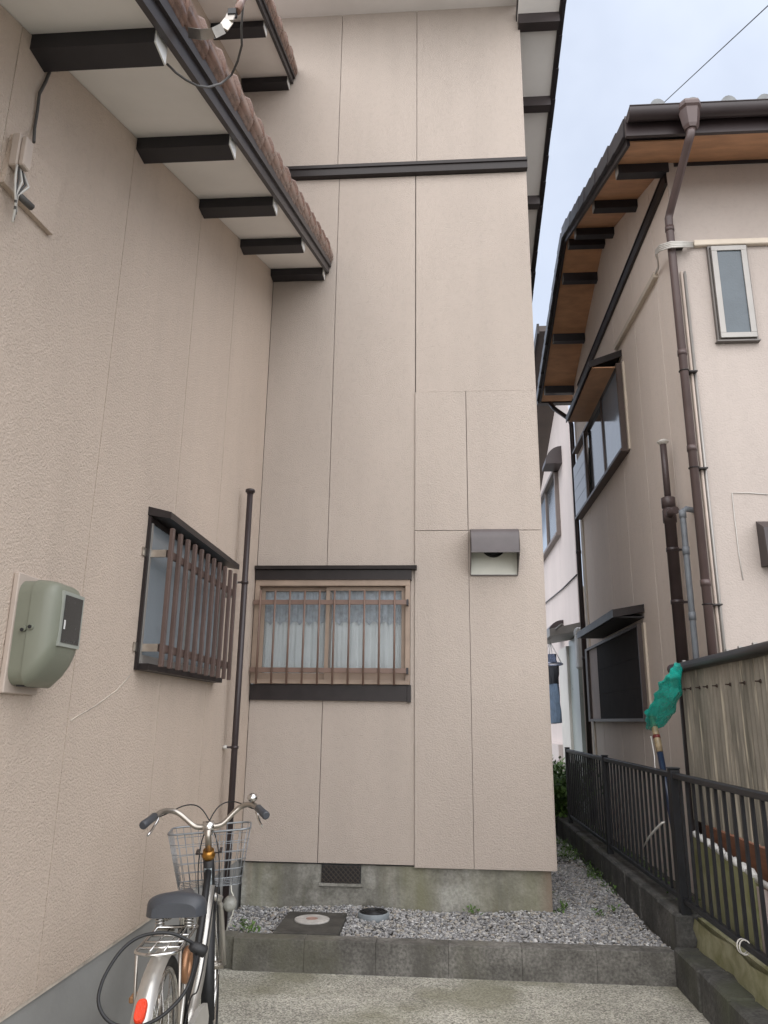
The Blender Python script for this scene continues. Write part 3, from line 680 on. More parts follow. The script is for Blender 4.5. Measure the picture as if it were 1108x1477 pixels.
MB().cyl((XL + .045, c0[1] + .01, c0[2] - .145), (XL + .062, c0[1] + .075, c0[2] - .150), .012, 10).build('connector', M_cable, ce)
cpts = [onX(72, 103, XL + .01), onX(66, 118, XL + .01), onX(57, 135, XL + .012), onX(54, 160, XL + .01), onX(50, 185, XL + .01), onX(49, 205, XL + .03)]
MB().tube([tuple(p) for p in cpts], .006, 6).build('service_cable', M_cable, label='thin dark cable running down wall from first purlin to junction cover', cat='cable')
cp2 = [onX(22, 95, XL + .006), onX(18, 130, XL + .006), onX(12, 165, XL + .006), onX(8, 195, XL + .006)]
# service bracket and drooping wire on the verge
sb = empty('wire_bracket', (XE, 2.3, 3.9), 'curved pale metal wire bracket fixed to the lower roof verge', 'bracket')
XB_ = XE + .03
bp_ = [onX(272, 47, XB_), onX(290, 50, XB_ + .05), onX(308, 48, XB_ + .10), onX(322, 41, XB_ + .13), onX(330, 30, XB_ + .14), onX(334, 20, XB_ + .14)]
bm = MB()
for a, b in zip(bp_[:-1], bp_[1:]): bm.bar(a, b, .034, .006, up=(0, -.6, -.8))
bm.build('arm', M_brushed, sb)
q = Vector(bp_[-1]); MB().bbox(tuple(q - Vector((.012, .012, .012))), tuple(q + Vector((.02, .012, .016))), .002).build('insulator', M_black2, sb)
MB().cyl(tuple(q + Vector((.02, 0, .01))), tuple(q + Vector((.03, .03, .11))), .014, 10).build('insulator', M_tile_b, sb)
wl = [tuple(q + Vector((.035, .02, .09))), tuple(onX(348, 40, XB_ + .15)), tuple(onX(349, 65, XB_ + .14)), tuple(onX(343, 88, XB_ + .10)), tuple(onX(334, 108, XE + .08)), tuple(onX(318, 121, XE + .06)), tuple(onX(300, 126, XE + .045)), tuple(onX(285, 124, XE + .03)), tuple(onX(268, 115, XE)), tuple(onX(254, 105, XE - .03)), tuple(onX(241, 92, XE - .052))]
MB().tube(wl, .0048, 6).build('service_wire', M_cable, label='thin dark wire drooping from the verge bracket to the purlin', cat='wire')

# --- covers in the gravel
mh = empty('inspection_cover', (-.83, 5.37, .15), 'square dark drain cover with a white disc in the gravel', 'drain cover')
c = [onZ(401, 1340, .168), onZ(493, 1343, .168), onZ(500, 1314, .168), onZ(418, 1312, .168)]
x0, x1, y0, y1 = -1.02, -.63, 4.99, 5.52
MB().bbox((-1.02, 5.0, .10), (-.625, 5.52, .168), .006).build('frame', mat('cast_cover', (.085, .08, .07), .85, var=.3, vscale=9, bump=.5, bscale=90), mh)
MB().tube([(-.83, 5.30, .165), (-.83, 5.30, .176), (-.83, 5.30, .178)], [.112, .112, .106], 32).build('disc', mat('worn_white', (.58, .56, .53), .7, var=.2, vscale=18), mh)
MB().cyl((-.83, 5.30, .1775), (-.83, 5.30, .1795), .038, 20).build('disc_centre', mat('worn_pink', (.42, .27, .22), .7, var=.2, vscale=25), mh)
rh = empty('round_cover', (-.45, 5.46, .13), 'round blue-grey drain cover with dark ribbed lid in the gravel', 'drain cover')
MB().tube([(-.452, 5.47, .12), (-.452, 5.47, .185), (-.452, 5.47, .19)], [.104, .104, .098], 32).build('collar', mat('blue_grey_pvc', (.24, .27, .29), .55, var=.15, vscale=8), rh)
b = MB().cyl((-.452, 5.47, .188), (-.452, 5.47, .1925), .092, 32)
for r in (.08, .058, .036): b.tube([(-.452 + r * math.cos(a), 5.47 + r * math.sin(a), .193) for a in np.linspace(0, 6.283, 33)[:-1]], .005, 6, closed=True)
b.build('lid', M_black2, rh)

# ================================================================== NEIGHBOUR HOUSE
XN, YN, YNR = 1.90, 5.457, 10.15
K = .905
def nz_(z): return 1.4 + (z - 1.4) * K
nh = empty('house', (3.5, 7.6, .16), 'pinkish neighbouring house with wood-lined eaves beyond the black fence', 'house')
ZE = nz_(6.35); YR = 7.70; ZR = nz_(7.30); ZRR = nz_(6.40)
def zn(y): return float(np.interp(y, [YN - .6, YN, YR, YNR, YNR + .6], [ZE - .6 * .385, ZE, ZR, ZRR, ZRR - .6 * .345]))
wl_ = MB(); wl_.prism([(XN + .003, YN + .02, .1), (XN + .003, YNR, .1), (XN + .003, YNR, zn(YNR)), (XN + .003, YR, zn(YR)), (XN + .003, YN + .02, zn(YN))], (.12, 0, 0))
nside = wl_.build('wall', M_caulk, nh)
nse = [YN, 6.0, 6.78, 7.6, 8.5, 9.4, YNR]
for a, b in zip(nse[:-1], nse[1:]): panel(nside, M_nside_lightened, 'x', XN, a, b, .1, zn, gap=.0045, crest=YR)
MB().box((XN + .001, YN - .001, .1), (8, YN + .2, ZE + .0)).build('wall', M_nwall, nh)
MB().box((XN + .14, YN + .2, .1), (8, YNR, ZE - .1)).build('inner_mass', M_nside_lightened, nh)
MB().box((XN - .012, YN - .013, .1), (XN + .05, YN - .0015, ZE)).build('corner_trim', M_nwall, nh)
mats_n = (M_nsoff, mat('verge_brown', (.040, .032, .033), .4, var=.15), mat('purlin_dark2', (.024, .022, .027), .5, var=.2), M_alu, M_tile_d)
ZEV = zn(YN - .47)
verge_roof(nh, 'roof', XN, 1.448, [(YN - .47, ZEV), (YR, ZR), (YNR + .15, zn(YNR + .15))], [5.43, 6.335, 7.24, 7.66, 8.14, 9.06, 9.99], .10, mats_n, tile='slab', tile_len=.27, pend=.05, barge=.16, ph=.085, pd=.085, deck=5)
# front eave: soffit, fascia, gutter, tiles
MB().hexa([(XN, YN - .545, ZEV - .03), (7.5, YN - .545, ZEV - .03), (7.5, YN, ZE + .0), (XN, YN, ZE + .0), (XN, YN - .545, ZEV - .02), (7.5, YN - .545, ZEV - .02), (7.5, YN, ZE + .012), (XN, YN, ZE + .012)]).build('soffit', M_nsoff, nh)
MB().box((XN, YN - .012, ZE - .035), (7.5, YN - .002, ZE - .004)).build('wall_trim', M_darkm, nh)
MB().box((1.425, YN - .575, ZEV - .03), (7.5, YN - .545, ZEV + .15)).build('fascia', M_pipe, nh)
gy, gz, gr_ = YN - .642, ZEV + .125, .062
rows = []
for x in (1.43, 7.5):
    rows.append([(x, gy + gr_ * math.cos(a), gz + gr_ * 1.25 * math.sin(a)) for a in np.linspace(math.pi, 2 * math.pi, 13)])
rows2 = [[(x, gy + (gr_ - .004) * math.cos(a), gz + .003 + (gr_ - .004) * 1.25 * math.sin(a)) for a in np.linspace(math.pi, 2 * math.pi, 13)] for x in (1.43, 7.5)]
g_ = MB().grid(rows).grid(rows2); g_.tube([(1.43, gy - gr_, gz), (7.5, gy - gr_, gz)], .006, 6)
g_.add([(1.43, gy + gr_ * math.cos(a), gz + gr_ * 1.25 * math.sin(a)) for a in np.linspace(math.pi, 2 * math.pi, 13)], [tuple(range(13))])
for x in (1.9, 2.55, 3.2, 3.85, 4.5): g_.tube([(x, gy + (gr_ + .003) * math.cos(a), gz + (gr_ + .003) * 1.25 * math.sin(a)) for a in np.linspace(math.pi, 2 * math.pi, 13)], .008, 6)
gut = g_.build('gutter', M_pipe, nh)
for i in range(11):
    x = 1.672 + i * .262
    b = MB(); rs = []
    for t in (0, .02, .3, .6, 1.2):
        rs.append([(x + .058 * math.cos(a), YN - .60 + t, ZEV + .205 + t * .385 + .07 * math.sin(a)) for a in np.linspace(0, math.pi, 9)])
    b.grid(rs); b.add(rs[0] + [(x, YN - .60, ZEV + .20)], [(i_, i_ + 1, 9) for i_ in range(8)])
    b.box((x + .05, YN - .595, ZEV + .165), (x + .214, YN - .2, ZEV + .20))
    b.build('eave_tile', M_tile_g, nh)
# belt on the gable
MB().box((XN - .028, YN + .01, nz_(6.15)), (XN + .001, 9.6, nz_(6.255))).box((XN - .036, YN + .01, nz_(6.255)), (XN + .001, 9.6, nz_(6.275))).build('belt_course', M_dark, nside)
# rain head + downpipe
rhd = empty('downpipe', (XN - .05, YN - .08, .16), 'brown rainwater head and downpipe at corner of neighbouring house', 'downpipe')
hx, hy = onY(994, 160, gy - .03)[0], gy - .03; hz_ = onY(994, 152, hy)[2]
def hexring(z, rx, ry): return [(hx + rx * math.cos(R_(60 * k)), hy + ry * math.sin(R_(60 * k)), z) for k in range(6)]
def stack(rings, b=None):
    b = b or MB(); n = len(rings[0]); v = [p for r in rings for p in r]
    b.add(v, [(k * n + i, k * n + (i + 1) % n, (k + 1) * n + (i + 1) % n, (k + 1) * n + i) for k in range(len(rings) - 1) for i in range(n)] + [tuple(range(n - 1, -1, -1)), tuple(range((len(rings) - 1) * n, len(rings) * n))]); return b
stack([hexring(hz_ - .215, .045, .045), hexring(hz_ - .19, .058, .055), hexring(hz_ - .06, .080, .072), hexring(hz_ - .045, .098, .088), hexring(hz_ - .02, .100, .09), hexring(hz_, .092, .082)]).build('rain_head', M_pipe_l, rhd)
px_, py_ = XN - .055, YN - .075
e1 = onY(963, 312, py_); e2 = onY(964, 345, py_)
pts = [(hx, hy, hz_ - .20), (hx - .008, hy, hz_ - .26), (hx - .02, hy + .02, hz_ - .30), (px_ + .01, py_ - .03, e1[2] + .03), (px_, py_, e1[2] - .02), (px_, py_, .2)]
MB().tube(pts, .031, 16).build('pipe_body', M_pipe_l, rhd)
for zz in (e1[2] - .12, nz_(4.4), nz_(3.55), nz_(2.45)):
    MB().cyl((px_, py_, zz - .022), (px_, py_, zz + .022), .035, 16).build('coupling', M_pipe_l, rhd)
    MB().tube([(px_ + .034 * math.cos(a), py_ + .034 * math.sin(a), zz - .15) for a in np.linspace(0, 6.283, 17)[:-1]], .005, 6, closed=True).box((px_ + .03, py_ - .005, zz - .155), (px_ + .10, py_ + .07, zz - .145)).build('clamp', M_dark, rhd)
for k, (dx, mt) in enumerate(((.052, M_board), (.078, M_alu))):
    MB().cyl((XN + dx - .035, YN - .028, .2), (XN + dx - .035, YN - .028, nz_(5.2)), .011, 8).build('conduit', mt, nh)
# soil vent pipe and grey pipe
svp = empty('vent_pipe', (XN - .09, 5.92, .16), 'thick brown soil vent pipe with capped top on neighbouring house', 'pipe')
vp = onX(966, 850, XN - .09); vy = vp[1]; vxp = XN - .09
vzt = onX(957, 637, vxp)[2]; vzj = onX(966, 716, vxp)[2]
vy = float(onX(960, 680, vxp)[1])
MB().tube([(vxp, vy, vzj), (vxp, vy, vzt)], .026, 14).build('upper_pipe', M_pipe_s, svp)
MB().tube([(vxp, vy, vzt - .02), (vxp, vy, vzt), (vxp, vy, vzt + .005), (vxp, vy, vzt + .018)], [.027, .046, .048, .030], 16).build('cap', M_alu_w, svp)
MB().tube([(vxp, vy, .2), (vxp, vy, vzj - .20), (vxp, vy, vzj - .20), (vxp, vy, vzj - .10), (vxp, vy, vzj - .10), (vxp, vy, vzj - .08), (vxp, vy, vzj - .08), (vxp, vy, vzj), (vxp, vy, vzj + .01)], [.044, .044, .052, .052, .047, .047, .053, .053, .03], 18).build('pipe_body', M_pipe_s, svp)
MB().tube([(vxp, vy, vzj - .15), (vxp - .02, vy - .10, vzj - .145), (vxp, vy - .17, vzj - .145)], .030, 12).build('branch', M_pipe_s, svp)
for zz in (vzj - .42, 2.3): MB().tube([(vxp, vy, zz - .015), (vxp, vy, zz + .015)], .049, 18).box((vxp + .03, vy - .01, zz - .008), (XN, vy + .01, zz + .008)).build('clamp', M_pipe, svp)
gpy = float(onX(984, 735, vxp)[1])
gp = empty('drain_pipe', (vxp, gpy, .16), 'slim grey drain pipe between two brown pipes on neighbouring house', 'pipe')
gz0 = onX(984, 732, vxp)[2]
MB().tube([(XN, gpy + .005, gz0 - .02), (vxp + .03, gpy, gz0 - .01), (vxp, gpy, gz0 - .03), (vxp, gpy, gz0 - .08), (vxp, gpy, .2)], .022, 12).build('pipe_body', M_pipeg, gp)
for zz in (gz0 - .05, gz0 - .33, 2.15): MB().cyl((vxp, gpy, zz - .03), (vxp, gpy, zz + .03), .026, 14).build('coupling', M_pipeg, gp)
# duct runs and cable bundle
yd = YN - .02
a, b_ = onY(1000, 352, yd), onY(1108, 346, yd)
MB().bbox((a[0], YN - .045, a[2] - .028), (3.9, YN - .002, a[2] + .024), .006).build('duct', M_ivory, nh)
a, b_ = onX(946, 396, XN - .02), onX(888, 502, XN - .02)
MB().bar(a, b_, .05, .04, up=(1, 0, 0)).build('duct', M_ivory, nh)
for k in range(4):
    o = k * .011
    pts = [onY(1000, 350 + k * 2, YN - .02), onY(985, 349 + k * 2.2, YN - .14), onY(968, 349 + k * 2.5, YN - .155), onX(952, 354 + k * 2.5, XN - .13), onX(946, 361 + k * 2, XN - .10), onX(949, 372 + k, XN - .06), onX(950, 384 + k, XN - .03), onX(944, 398, XN - .02)]
    MB().tube([tuple(p) for p in pts], .0075, 6).build('cable', M_alu_w, nh)
# front casement window
fw0, fw1 = onY(1018, 359, YN), onY(1093, 493, YN)
x0, x1, z1, z0 = float(onY(1018, 359, YN)[0]), float(onY(1092, 493, YN)[0]), float(fw0[2]), float(fw1[2])
b = MB(); t = .03
b.box((x0, YN - .035, z0), (x0 + .012, YN - .0015, z1)).box((x1 - .012, YN - .035, z0), (x1, YN - .0015, z1)).box((x0 + .012, YN - .035, z1 - .012), (x1 - .012, YN - .0015, z1)).box((x0 - .01, YN - .05, z0 - .012), (x1 + .01, YN - .0015, z0))
cw = b.build('window', mat('frame_dark_alu', (.16, .145, .135), .45, metal=.3), nh)
x0 += .018; x1 -= .016; z0 += .012; z1 -= .016; t = .042; b = MB()
b.box((x0, YN - .062, z1 - t), (x1, YN - .030, z1)).box((x0, YN - .062, z0), (x1, YN - .030, z0 + t)).box((x0, YN - .062, z0 + t), (x0 + t, YN - .030, z1 - t)).box((x1 - t, YN - .062, z0 + t), (x1, YN - .030, z1 - t))
b.build('sash', M_alu, cw, bevel=.002)
MB().box((x0 + t, YN - .05, z0 + t), (x1 - t, YN - .042, z1 - t)).build('pane', M_glass_f, cw)
# wire on front wall, dark hood at right
p = [onY(1108, 713, YN - .006), onY(1080, 711, YN - .006), onY(1056, 711, YN - .006), onY(1060, 750, YN - .006), onY(1066, 800, YN - .006), onY(1072, 836, YN - .006)]
MB().tube([tuple(q_) for q_ in p], .0035, 5).build('wall_wire', M_alu_w, nh)
a, b_ = onY(1097, 752, YN - .08), onY(1108, 815, YN - .08)
MB().prism([(a[0], YN - .002, a[2] + .02), (a[0], YN - .12, a[2] - .05), (a[0], YN - .14, b_[2]), (a[0], YN - .002, b_[2])], (.35, 0, 0)).build('vent_hood', M_pipe, nh)

# upper side window with canopy
def canopy(parent, y0, y1, zt, dep, drop, mu, thick=.05):
    xo = XN - dep
    b = MB(); b.prism([(XN, y0, zt), (xo, y0, zt - drop), (xo, y0, zt - drop - thick), (XN, y0, zt - .035)][::-1], (0, y1 - y0, 0))
    o = b.build('window_hood', M_dark, parent)
    MB().box((XN - .002, y0 + .01, zt - drop - thick - .012), (xo + .02, y1 - .01, zt - drop - thick - .001)).build('hood_lining', mu, parent)
    b = MB(); b.box((xo - .012, y0 - .012, zt - drop - thick - .012), (xo - .0005, y1 + .012, zt - drop + .012)); b.prism([(XN, y0 - .012, zt - .06), (xo, y0 - .012, zt - drop - thick - .012), (xo, y0 - .012, zt - drop + .012), (XN, y0 - .012, zt + .012)], (0, .0115, 0)); b.build('hood_trim', M_dark, parent)
ya, yb_ = float(onX(900, 640, XN - .05)[1]), float(onX(833, 735, XN - .05)[1])
zs0 = float(onX(904, 642, XN - .05)[2]); zs1 = zs0 + .93
b = MB(); b.box((XN - .09, ya - .02, zs0 - .03), (XN, yb_, zs0 + .0)).box((XN - .075, ya - .02, zs0), (XN, ya + .015, zs1)).box((XN - .075, ya + .015, zs1 - .03), (XN, yb_, zs1))
b.box((XN - .085, yb_ - .88, zs0), (XN - .055, yb_ - .83, zs1 - .03)).box((XN - .06, ya + .86, zs0), (XN - .03, ya + .90, zs1 - .03))
uw = b.build('window', mat('bronze_frame', (.085, .06, .052), .45, metal=.2), nh)
MB().box((XN - .045, ya + .015, zs0), (XN - .04, ya + .86, zs1 - .03)).build('pane', M_glass_b, uw)
MB().box((XN - .035, ya + .90, zs0), (XN - .03, yb_ - .88, zs1 - .03)).build('pane', M_glass_d, uw)
for k in range(4): MB().box((XN - .078, yb_ - .83, zs0 + .02 + k * .17), (XN - .05, yb_ - .02, zs0 + .184 + k * .17)).build('shutter_panel', mat('shutter_pale', (.40, .41, .43), .35, metal=.3, var=.1), uw)
MB().box((XN - .02, ya - .06, zs0 - .02), (XN - .001, ya - .022, zs1)).build('window_trim', M_ivory, uw)
yc0 = float(onX(897, 515, XN)[1]); canopy(uw, yc0, float(onX(818, 608, XN - .33)[1]), float(onX(897, 505, XN)[2]), .33, .12, M_nsoff)
# lower side window: black shutter
ya, yb_ = float(onX(930, 1036, XN - .05)[1]), float(onX(866, 1034, XN - .05)[1])
zs0 = float(onX(930, 1036, XN - .05)[2]); zs1 = zs0 + .86; yf = float(onX(850, 1032, XN - .05)[1])
b = MB(); b.box((XN - .06, ya - .02, zs0 - .03), (XN, yf, zs0)).box((XN - .06, ya - .02, zs0), (XN, ya + .01, zs1)).box((XN - .06, ya + .01, zs1 - .03), (XN, yf, zs1)).box((XN - .06, yf - .12, zs0), (XN, yf, zs1 - .03))
dw = b.build('window', mat('bronze_frame2', (.075, .055, .05), .5), nh)
for k in range(3): MB().box((XN - .045, ya + .01, zs0 + k * .277), (XN - .03, yb_, zs0 + k * .277 + .2755)).build('shutter_panel', mat('shutter_black', (.034, .028, .027), .85, var=.2, vscale=6, spec=.15), dw)
MB().box((XN - .03, yb_ + .01, zs0), (XN - .005, yf - .121, zs1 - .03)).build('pane', mat('pale_screen', (.50, .42, .385), .7), dw)
MB().box((XN - .02, ya - .09, zs0 - .02), (XN - .001, ya - .022, zs1)).build('window_trim', M_ivory, dw)
canopy(dw, float(onX(929, 880, XN)[1]), float(onX(834, 912, XN - .28)[1]), float(onX(929, 873, XN)[2]), .28, .05, M_darkm)
# rear downpipe and elbow
ry = YNR - .06
rd = empty('downpipe', (XN - .05, ry, .16), 'thin dark downpipe at the rear corner of neighbouring house', 'downpipe')
MB().tube([(XN - .30, ry + .16, zn(YNR) - .10), (XN - .26, ry + .12, zn(YNR) - .2), (XN - .07, ry, zn(YNR) - .42), (XN - .05, ry, zn(YNR) - .5), (XN - .05, ry, .2)], .032, 12).build('pipe_body', M_pipe, rd)
for zz in (2.2, 3.6): MB().cyl((XN - .05, ry, zz - .02), (XN - .05, ry, zz + .02), .037, 12).build('coupling', M_pipe, rd)
MB().box((1.43, YNR + .16, zn(YNR) - .07), (4, YNR + .26, zn(YNR) + .02)).build('gutter', M_dark, nh)
MB().box((XN - .018, YNR - .25, .2), (XN - .001, YNR - .17, 4.0)).build('conduit', M_ivory, nh)

# ================================================================== BACK HOUSE
XB = 2.08
bh = empty('house', (4, 14.5, .17), 'pale pink house behind the neighbouring one with laundry outside', 'house')
yk = [11.6, 13.1, 14.7, 16.4, 18.5, 22]
zbk = lambda u: 6.95 - .36 * (u - 12.5)
bw_ = MB().box((XB + .012, 11.6, .15), (7, 22, 3.4)).build('wall', M_caulk, bh)
for a, b in zip(yk[:-1], yk[1:]): panel(bw_, M_bwall, 'x', XB, a, b, .15, lambda u: max(zbk(u), 3.6), gap=.003)
pa, pb = onX(796, 579, XB), onX(773, 699, XB)
slb = (pb[2] - pa[2]) / (pb[1] - pa[1]); zq = lambda y: pa[2] + slb * (y - pa[1])
b = MB(); b.hexa([(XB - .42, 11.4, zq(11.4)), (XB + .3, 11.4, zq(11.4)), (XB + .3, 20, zq(20)), (XB - .42, 20, zq(20)), (XB - .42, 11.4, zq(11.4) + .1), (XB + .3, 11.4, zq(11.4) + .1), (XB + .3, 20, zq(20) + .1), (XB - .42, 20, zq(20) + .1)])
rf = b.build('roof', mat('back_soffit', (.07, .052, .047), .6, var=.15), bh)
MB().hexa([(XB - .46, 11.4, zq(11.4) - .04), (XB - .421, 11.4, zq(11.4) - .04), (XB - .421, 20, zq(20) - .04), (XB - .46, 20, zq(20) - .04), (XB - .46, 11.4, zq(11.4) + .14), (XB - .421, 11.4, zq(11.4) + .14), (XB - .421, 20, zq(20) + .14), (XB - .46, 20, zq(20) + .14)]).build('barge_board', M_dark, rf)
# its window
a, b_ = onX(805, 768, XB - .05), onX(779, 815, XB - .05); ya, yb_ = float(a[1]), float(b_[1]); zs0 = float(a[2]); zs1 = float(onX(801, 676, XB - .05)[2])
b = MB(); b.box((XB - .09, ya - .03, zs0 - .05), (XB, yb_, zs0)).box((XB - .07, ya - .03, zs0), (XB, ya + .05, zs1)).box((XB - .10, ya - .03, zs1 - .06), (XB, yb_, zs1)).box((XB - .06, (ya + yb_) / 2, zs0), (XB, (ya + yb_) / 2 + .06, zs1 - .06))
bwn = b.build('window', mat('back_frame', (.20, .165, .15), .5, var=.1), bh)
MB().box((XB - .03, ya + .05, zs0), (XB - .02, (ya + yb_) / 2, zs1 - .06)).build('pane', M_glass_d, bwn)
MB().box((XB - .03, (ya + yb_) / 2 + .06, zs0), (XB - .02, yb_, zs1 - .06)).build('pane', M_glass_b, bwn)
for k in range(22): MB().box((XB - .085, yb_ + .01, zs0 + .02 + k * .058), (XB - .05, yb_ + .75, zs0 + .066 + k * .058)).build('shutter_slat', M_alu_w, bwn)
def quarter_hood(name, pxl, pyt, pyb, parent, mt, wdt=.45, dep=.28):
    q0 = onX(pxl, pyb, XB); yy = float(q0[1]); z0_ = float(q0[2]); z1_ = float(onX(pxl, pyt, XB)[2])
    pts = [(XB, yy, z0_)] + [(XB - dep * math.cos(a), yy, z0_ + (z1_ - z0_) * math.sin(a)) for a in np.linspace(0, math.pi / 2, 8)]
    MB().prism(pts, (0, wdt, 0)).build(name, mt, parent)
quarter_hood('vent_hood', 811, 640, 668, bh, M_pipe); quarter_hood('vent_hood', 814, 893, 918, bh, M_pipe)
# lean-to: awning, sliding door, post, pale panels
q0 = onX(824, 905, XB - .25); yy = float(q0[1]); zz = float(q0[2])
MB().prism([(XB, yy, zz + .10), (XB - .55, yy, zz - .02), (XB - .55, yy, zz - .12), (XB, yy, zz - .02)], (0, 1.5, 0)).build('awning', mat('awning_grey', (.30, .285, .27), .5, var=.12), bh)
q1 = onX(824, 1000, XB - .06); q2 = onX(836, 1000, XB - .06)
MB().box((XB - .06, float(q2[1]), .17), (XB - .005, float(q1[1]), zz - .05)).build('door', mat('door_greenish', (.30, .345, .33), .3, var=.08), bh)
q3 = onX(812, 1000, XB - .06)
MB().box((XB - .10, float(q1[1]) + .02, .17), (XB - .005, float(q3[1]), zz - .12)).build('shutter_box', mat('box_cream', (.60, .575, .53), .5, var=.06), bh)
MB().box((XB - .16, float(q3[1]) + .1, .17), (XB - .005, float(q3[1]) + 2.2, 1.05)).build('skirt_wall', M_bwall, bh)
q4 = onX(836, 905, XB - .18); q5 = onX(838, 965, XB - .18)
MB().bbox((XB - .24, float(q4[1]) - .05, float(q5[2])), (XB - .06, float(q4[1]) + .12, float(q4[2])), .02).bbox((XB - .245, float(q4[1]) - .055, float(q5[2]) + .45), (XB - .055, float(q4[1]) + .125, float(q5[2]) + .52), .01).build('downpipe_cover', mat('pvc_white', (.52, .53, .53), .45, var=.08), bh)
wq = [onX(832, 829, XB - .02), onX(812, 849, XB - .02), onX(784, 872, XB - .02)]
MB().tube([tuple(p) for p in wq], .012, 6).build('wall_wire', M_black2, bh)

# laundry
lx = 1.62
def on_l(px, py): q_ = onX(px, py, lx); return q_
def cloth(name, mt, outline, label, cat, thick=.03, folds=5):
    pts = [on_l(*p) for p in outline]; ys_ = [p[1] for p in pts]; zs_ = [p[2] for p in pts]
    n = 14; rows = []
    # rows from top to bottom, left/right edges given as pairs
    k = len(outline) // 2; Lft = pts[:k]; Rgt = pts[k:][::-1]
    b = MB()
    for s in (1, -1):
        rows = []
        for i in range(k):
            row = []
            for j in range(n):
                t = j / (n - 1); p = np.array(Lft[i]) * (1 - t) + np.array(Rgt[i]) * t
                row.append((p[0] + s * thick * (math.sin(math.pi * t) ** .5) + .018 * math.sin(t * folds * 6.28 + i), p[1], p[2]))
            rows.append(row)
        b.grid(rows)
    return b.build(name, mt, label=label, cat=cat)
cloth('jeans', M_denim, [(791, 988), (793, 1005), (795, 1028), (796, 1044), (808, 1042), (807, 1025), (805, 1002), (803, 986)], 'faded blue jeans hanging on the laundry ring behind the beige wall', 'jeans', .05)
cloth('shirt', M_cloth_d, [(791, 962), (792, 974), (797, 988), (802, 986), (804, 972), (803, 960)], 'small black garment hanging above the jeans', 'clothing', .05)
cloth('towel', M_cloth_g, [(786, 962), (787, 974), (788, 990), (791, 988), (791, 974), (791, 960)], 'crumpled grey cloth hanging beside the black garment', 'clothing', .04)
cloth('checked_cloth', mat('blue_check', (.13, .16, .25), .9, var=.4, vscale=40), [(791, 944), (792, 950), (793, 956), (801, 955), (800, 948), (799, 943)], 'small blue patterned cloth pegged above the laundry ring', 'clothing', .04)
lr = empty('laundry_ring', tuple(on_l(795, 958)), 'pale blue plastic laundry hanger ring holding the washing', 'laundry hanger')
c0 = Vector(on_l(795, 958)); b = MB()
b.tube([tuple(c0 + Vector((.16 * math.cos(a), .26 * math.sin(a), 0))) for a in np.linspace(0, 6.283, 25)[:-1]], .014, 6, closed=True).build('ring', mat('pale_blue', (.45, .5, .66), .5), lr)
b = MB()
for a in (0, 1.57, 3.14, 4.71): b.tube([tuple(c0 + Vector((.16 * math.cos(a), .26 * math.sin(a), 0))), tuple(c0 + Vector((0, 0, .32)))], .006, 5)
b.tube([tuple(c0 + Vector((0, 0, .32))), tuple(c0 + Vector((0, 0, .45)))], .008, 5); b.build('hanging_cord', M_white, lr)
b = MB(); pz = c0.z + .44
b.tube([(lx, float(c0.y) - 1.2, pz), (lx, float(c0.y) + 2.5, pz)], .016, 8).build('laundry_pole', M_alu, label='grey metal laundry pole above the hanging washing', cat='pole')

# ================================================================== FENCE
FX = 1.395
fe = empty('fence', (FX, 7, .35), 'black metal picket fence on the concrete kerb beside the passage', 'fence')
PY = [2.93, 4.945, 6.955, 8.96]
for yy in PY:
    big = abs(yy - 4.945) < .01
    w_ = .030 if big else .024
    MB().bbox((FX - w_, yy - w_, .33), (FX + w_, yy + w_, 1.125 + (.0 if not big else .012)), .004).build('post', M_black, fe)
    MB().bbox((FX - w_ - .003, yy - w_ - .003, 1.1255 + (.012 if big else 0)), (FX + w_ + .003, yy + w_ + .003, 1.136 + (.012 if big else 0)), .003).build('post_cap', M_black, fe)
for a, b in zip(PY[:-1], PY[1:]):
    MB().bbox((FX - .02, a + .04, 1.085), (FX + .02, b - .04, 1.118), .004).build('rail', M_black, fe)
    MB().bbox((FX - .014, a + .04, .405), (FX + .014, b - .04, .437), .003).build('rail', M_black, fe)
    pk = None
    for i in range(1, 17):
        yy = a + (b - a) * i / 17
        if pk is None:
            pk = MB().box((-.0075, -.0085, .4375), (.0075, .0085, 1.0845)).build('picket', M_black, fe); o = pk
        else: o = pk.copy(); sc.collection.objects.link(o); o.parent = fe
        o.location = Vector((FX, yy, 0)) - wloc(fe)
# wires tied to rail
b = MB(); q_ = onX(1072, 1338, FX - .02)
for k in (0, 1): b.tube([(FX - .02 + .026 * math.cos(a) - .004 * k, q_[1] + .02 * k + .006 * math.sin(a * 1.3), .42 + .03 * math.sin(a)) for a in np.linspace(.4, 5.6, 18)], .0035, 5)
b.build('tie_wire', M_alu_w, label='pale twist of tie wire round the lower fence rail', cat='wire')
b = MB(); pts = [onX(928, 1222, FX - .015), onX(936, 1208, FX - .018), onX(946, 1196, FX - .02), onX(955, 1187, FX - .02), onX(958, 1186, FX - .015)]
b.tube([tuple(p) for p in pts], [.004, .007, .008, .007, .004], 6).build('plastic_strip', M_white, label='thin curved white plastic strip caught on the fence pickets', cat='strip')

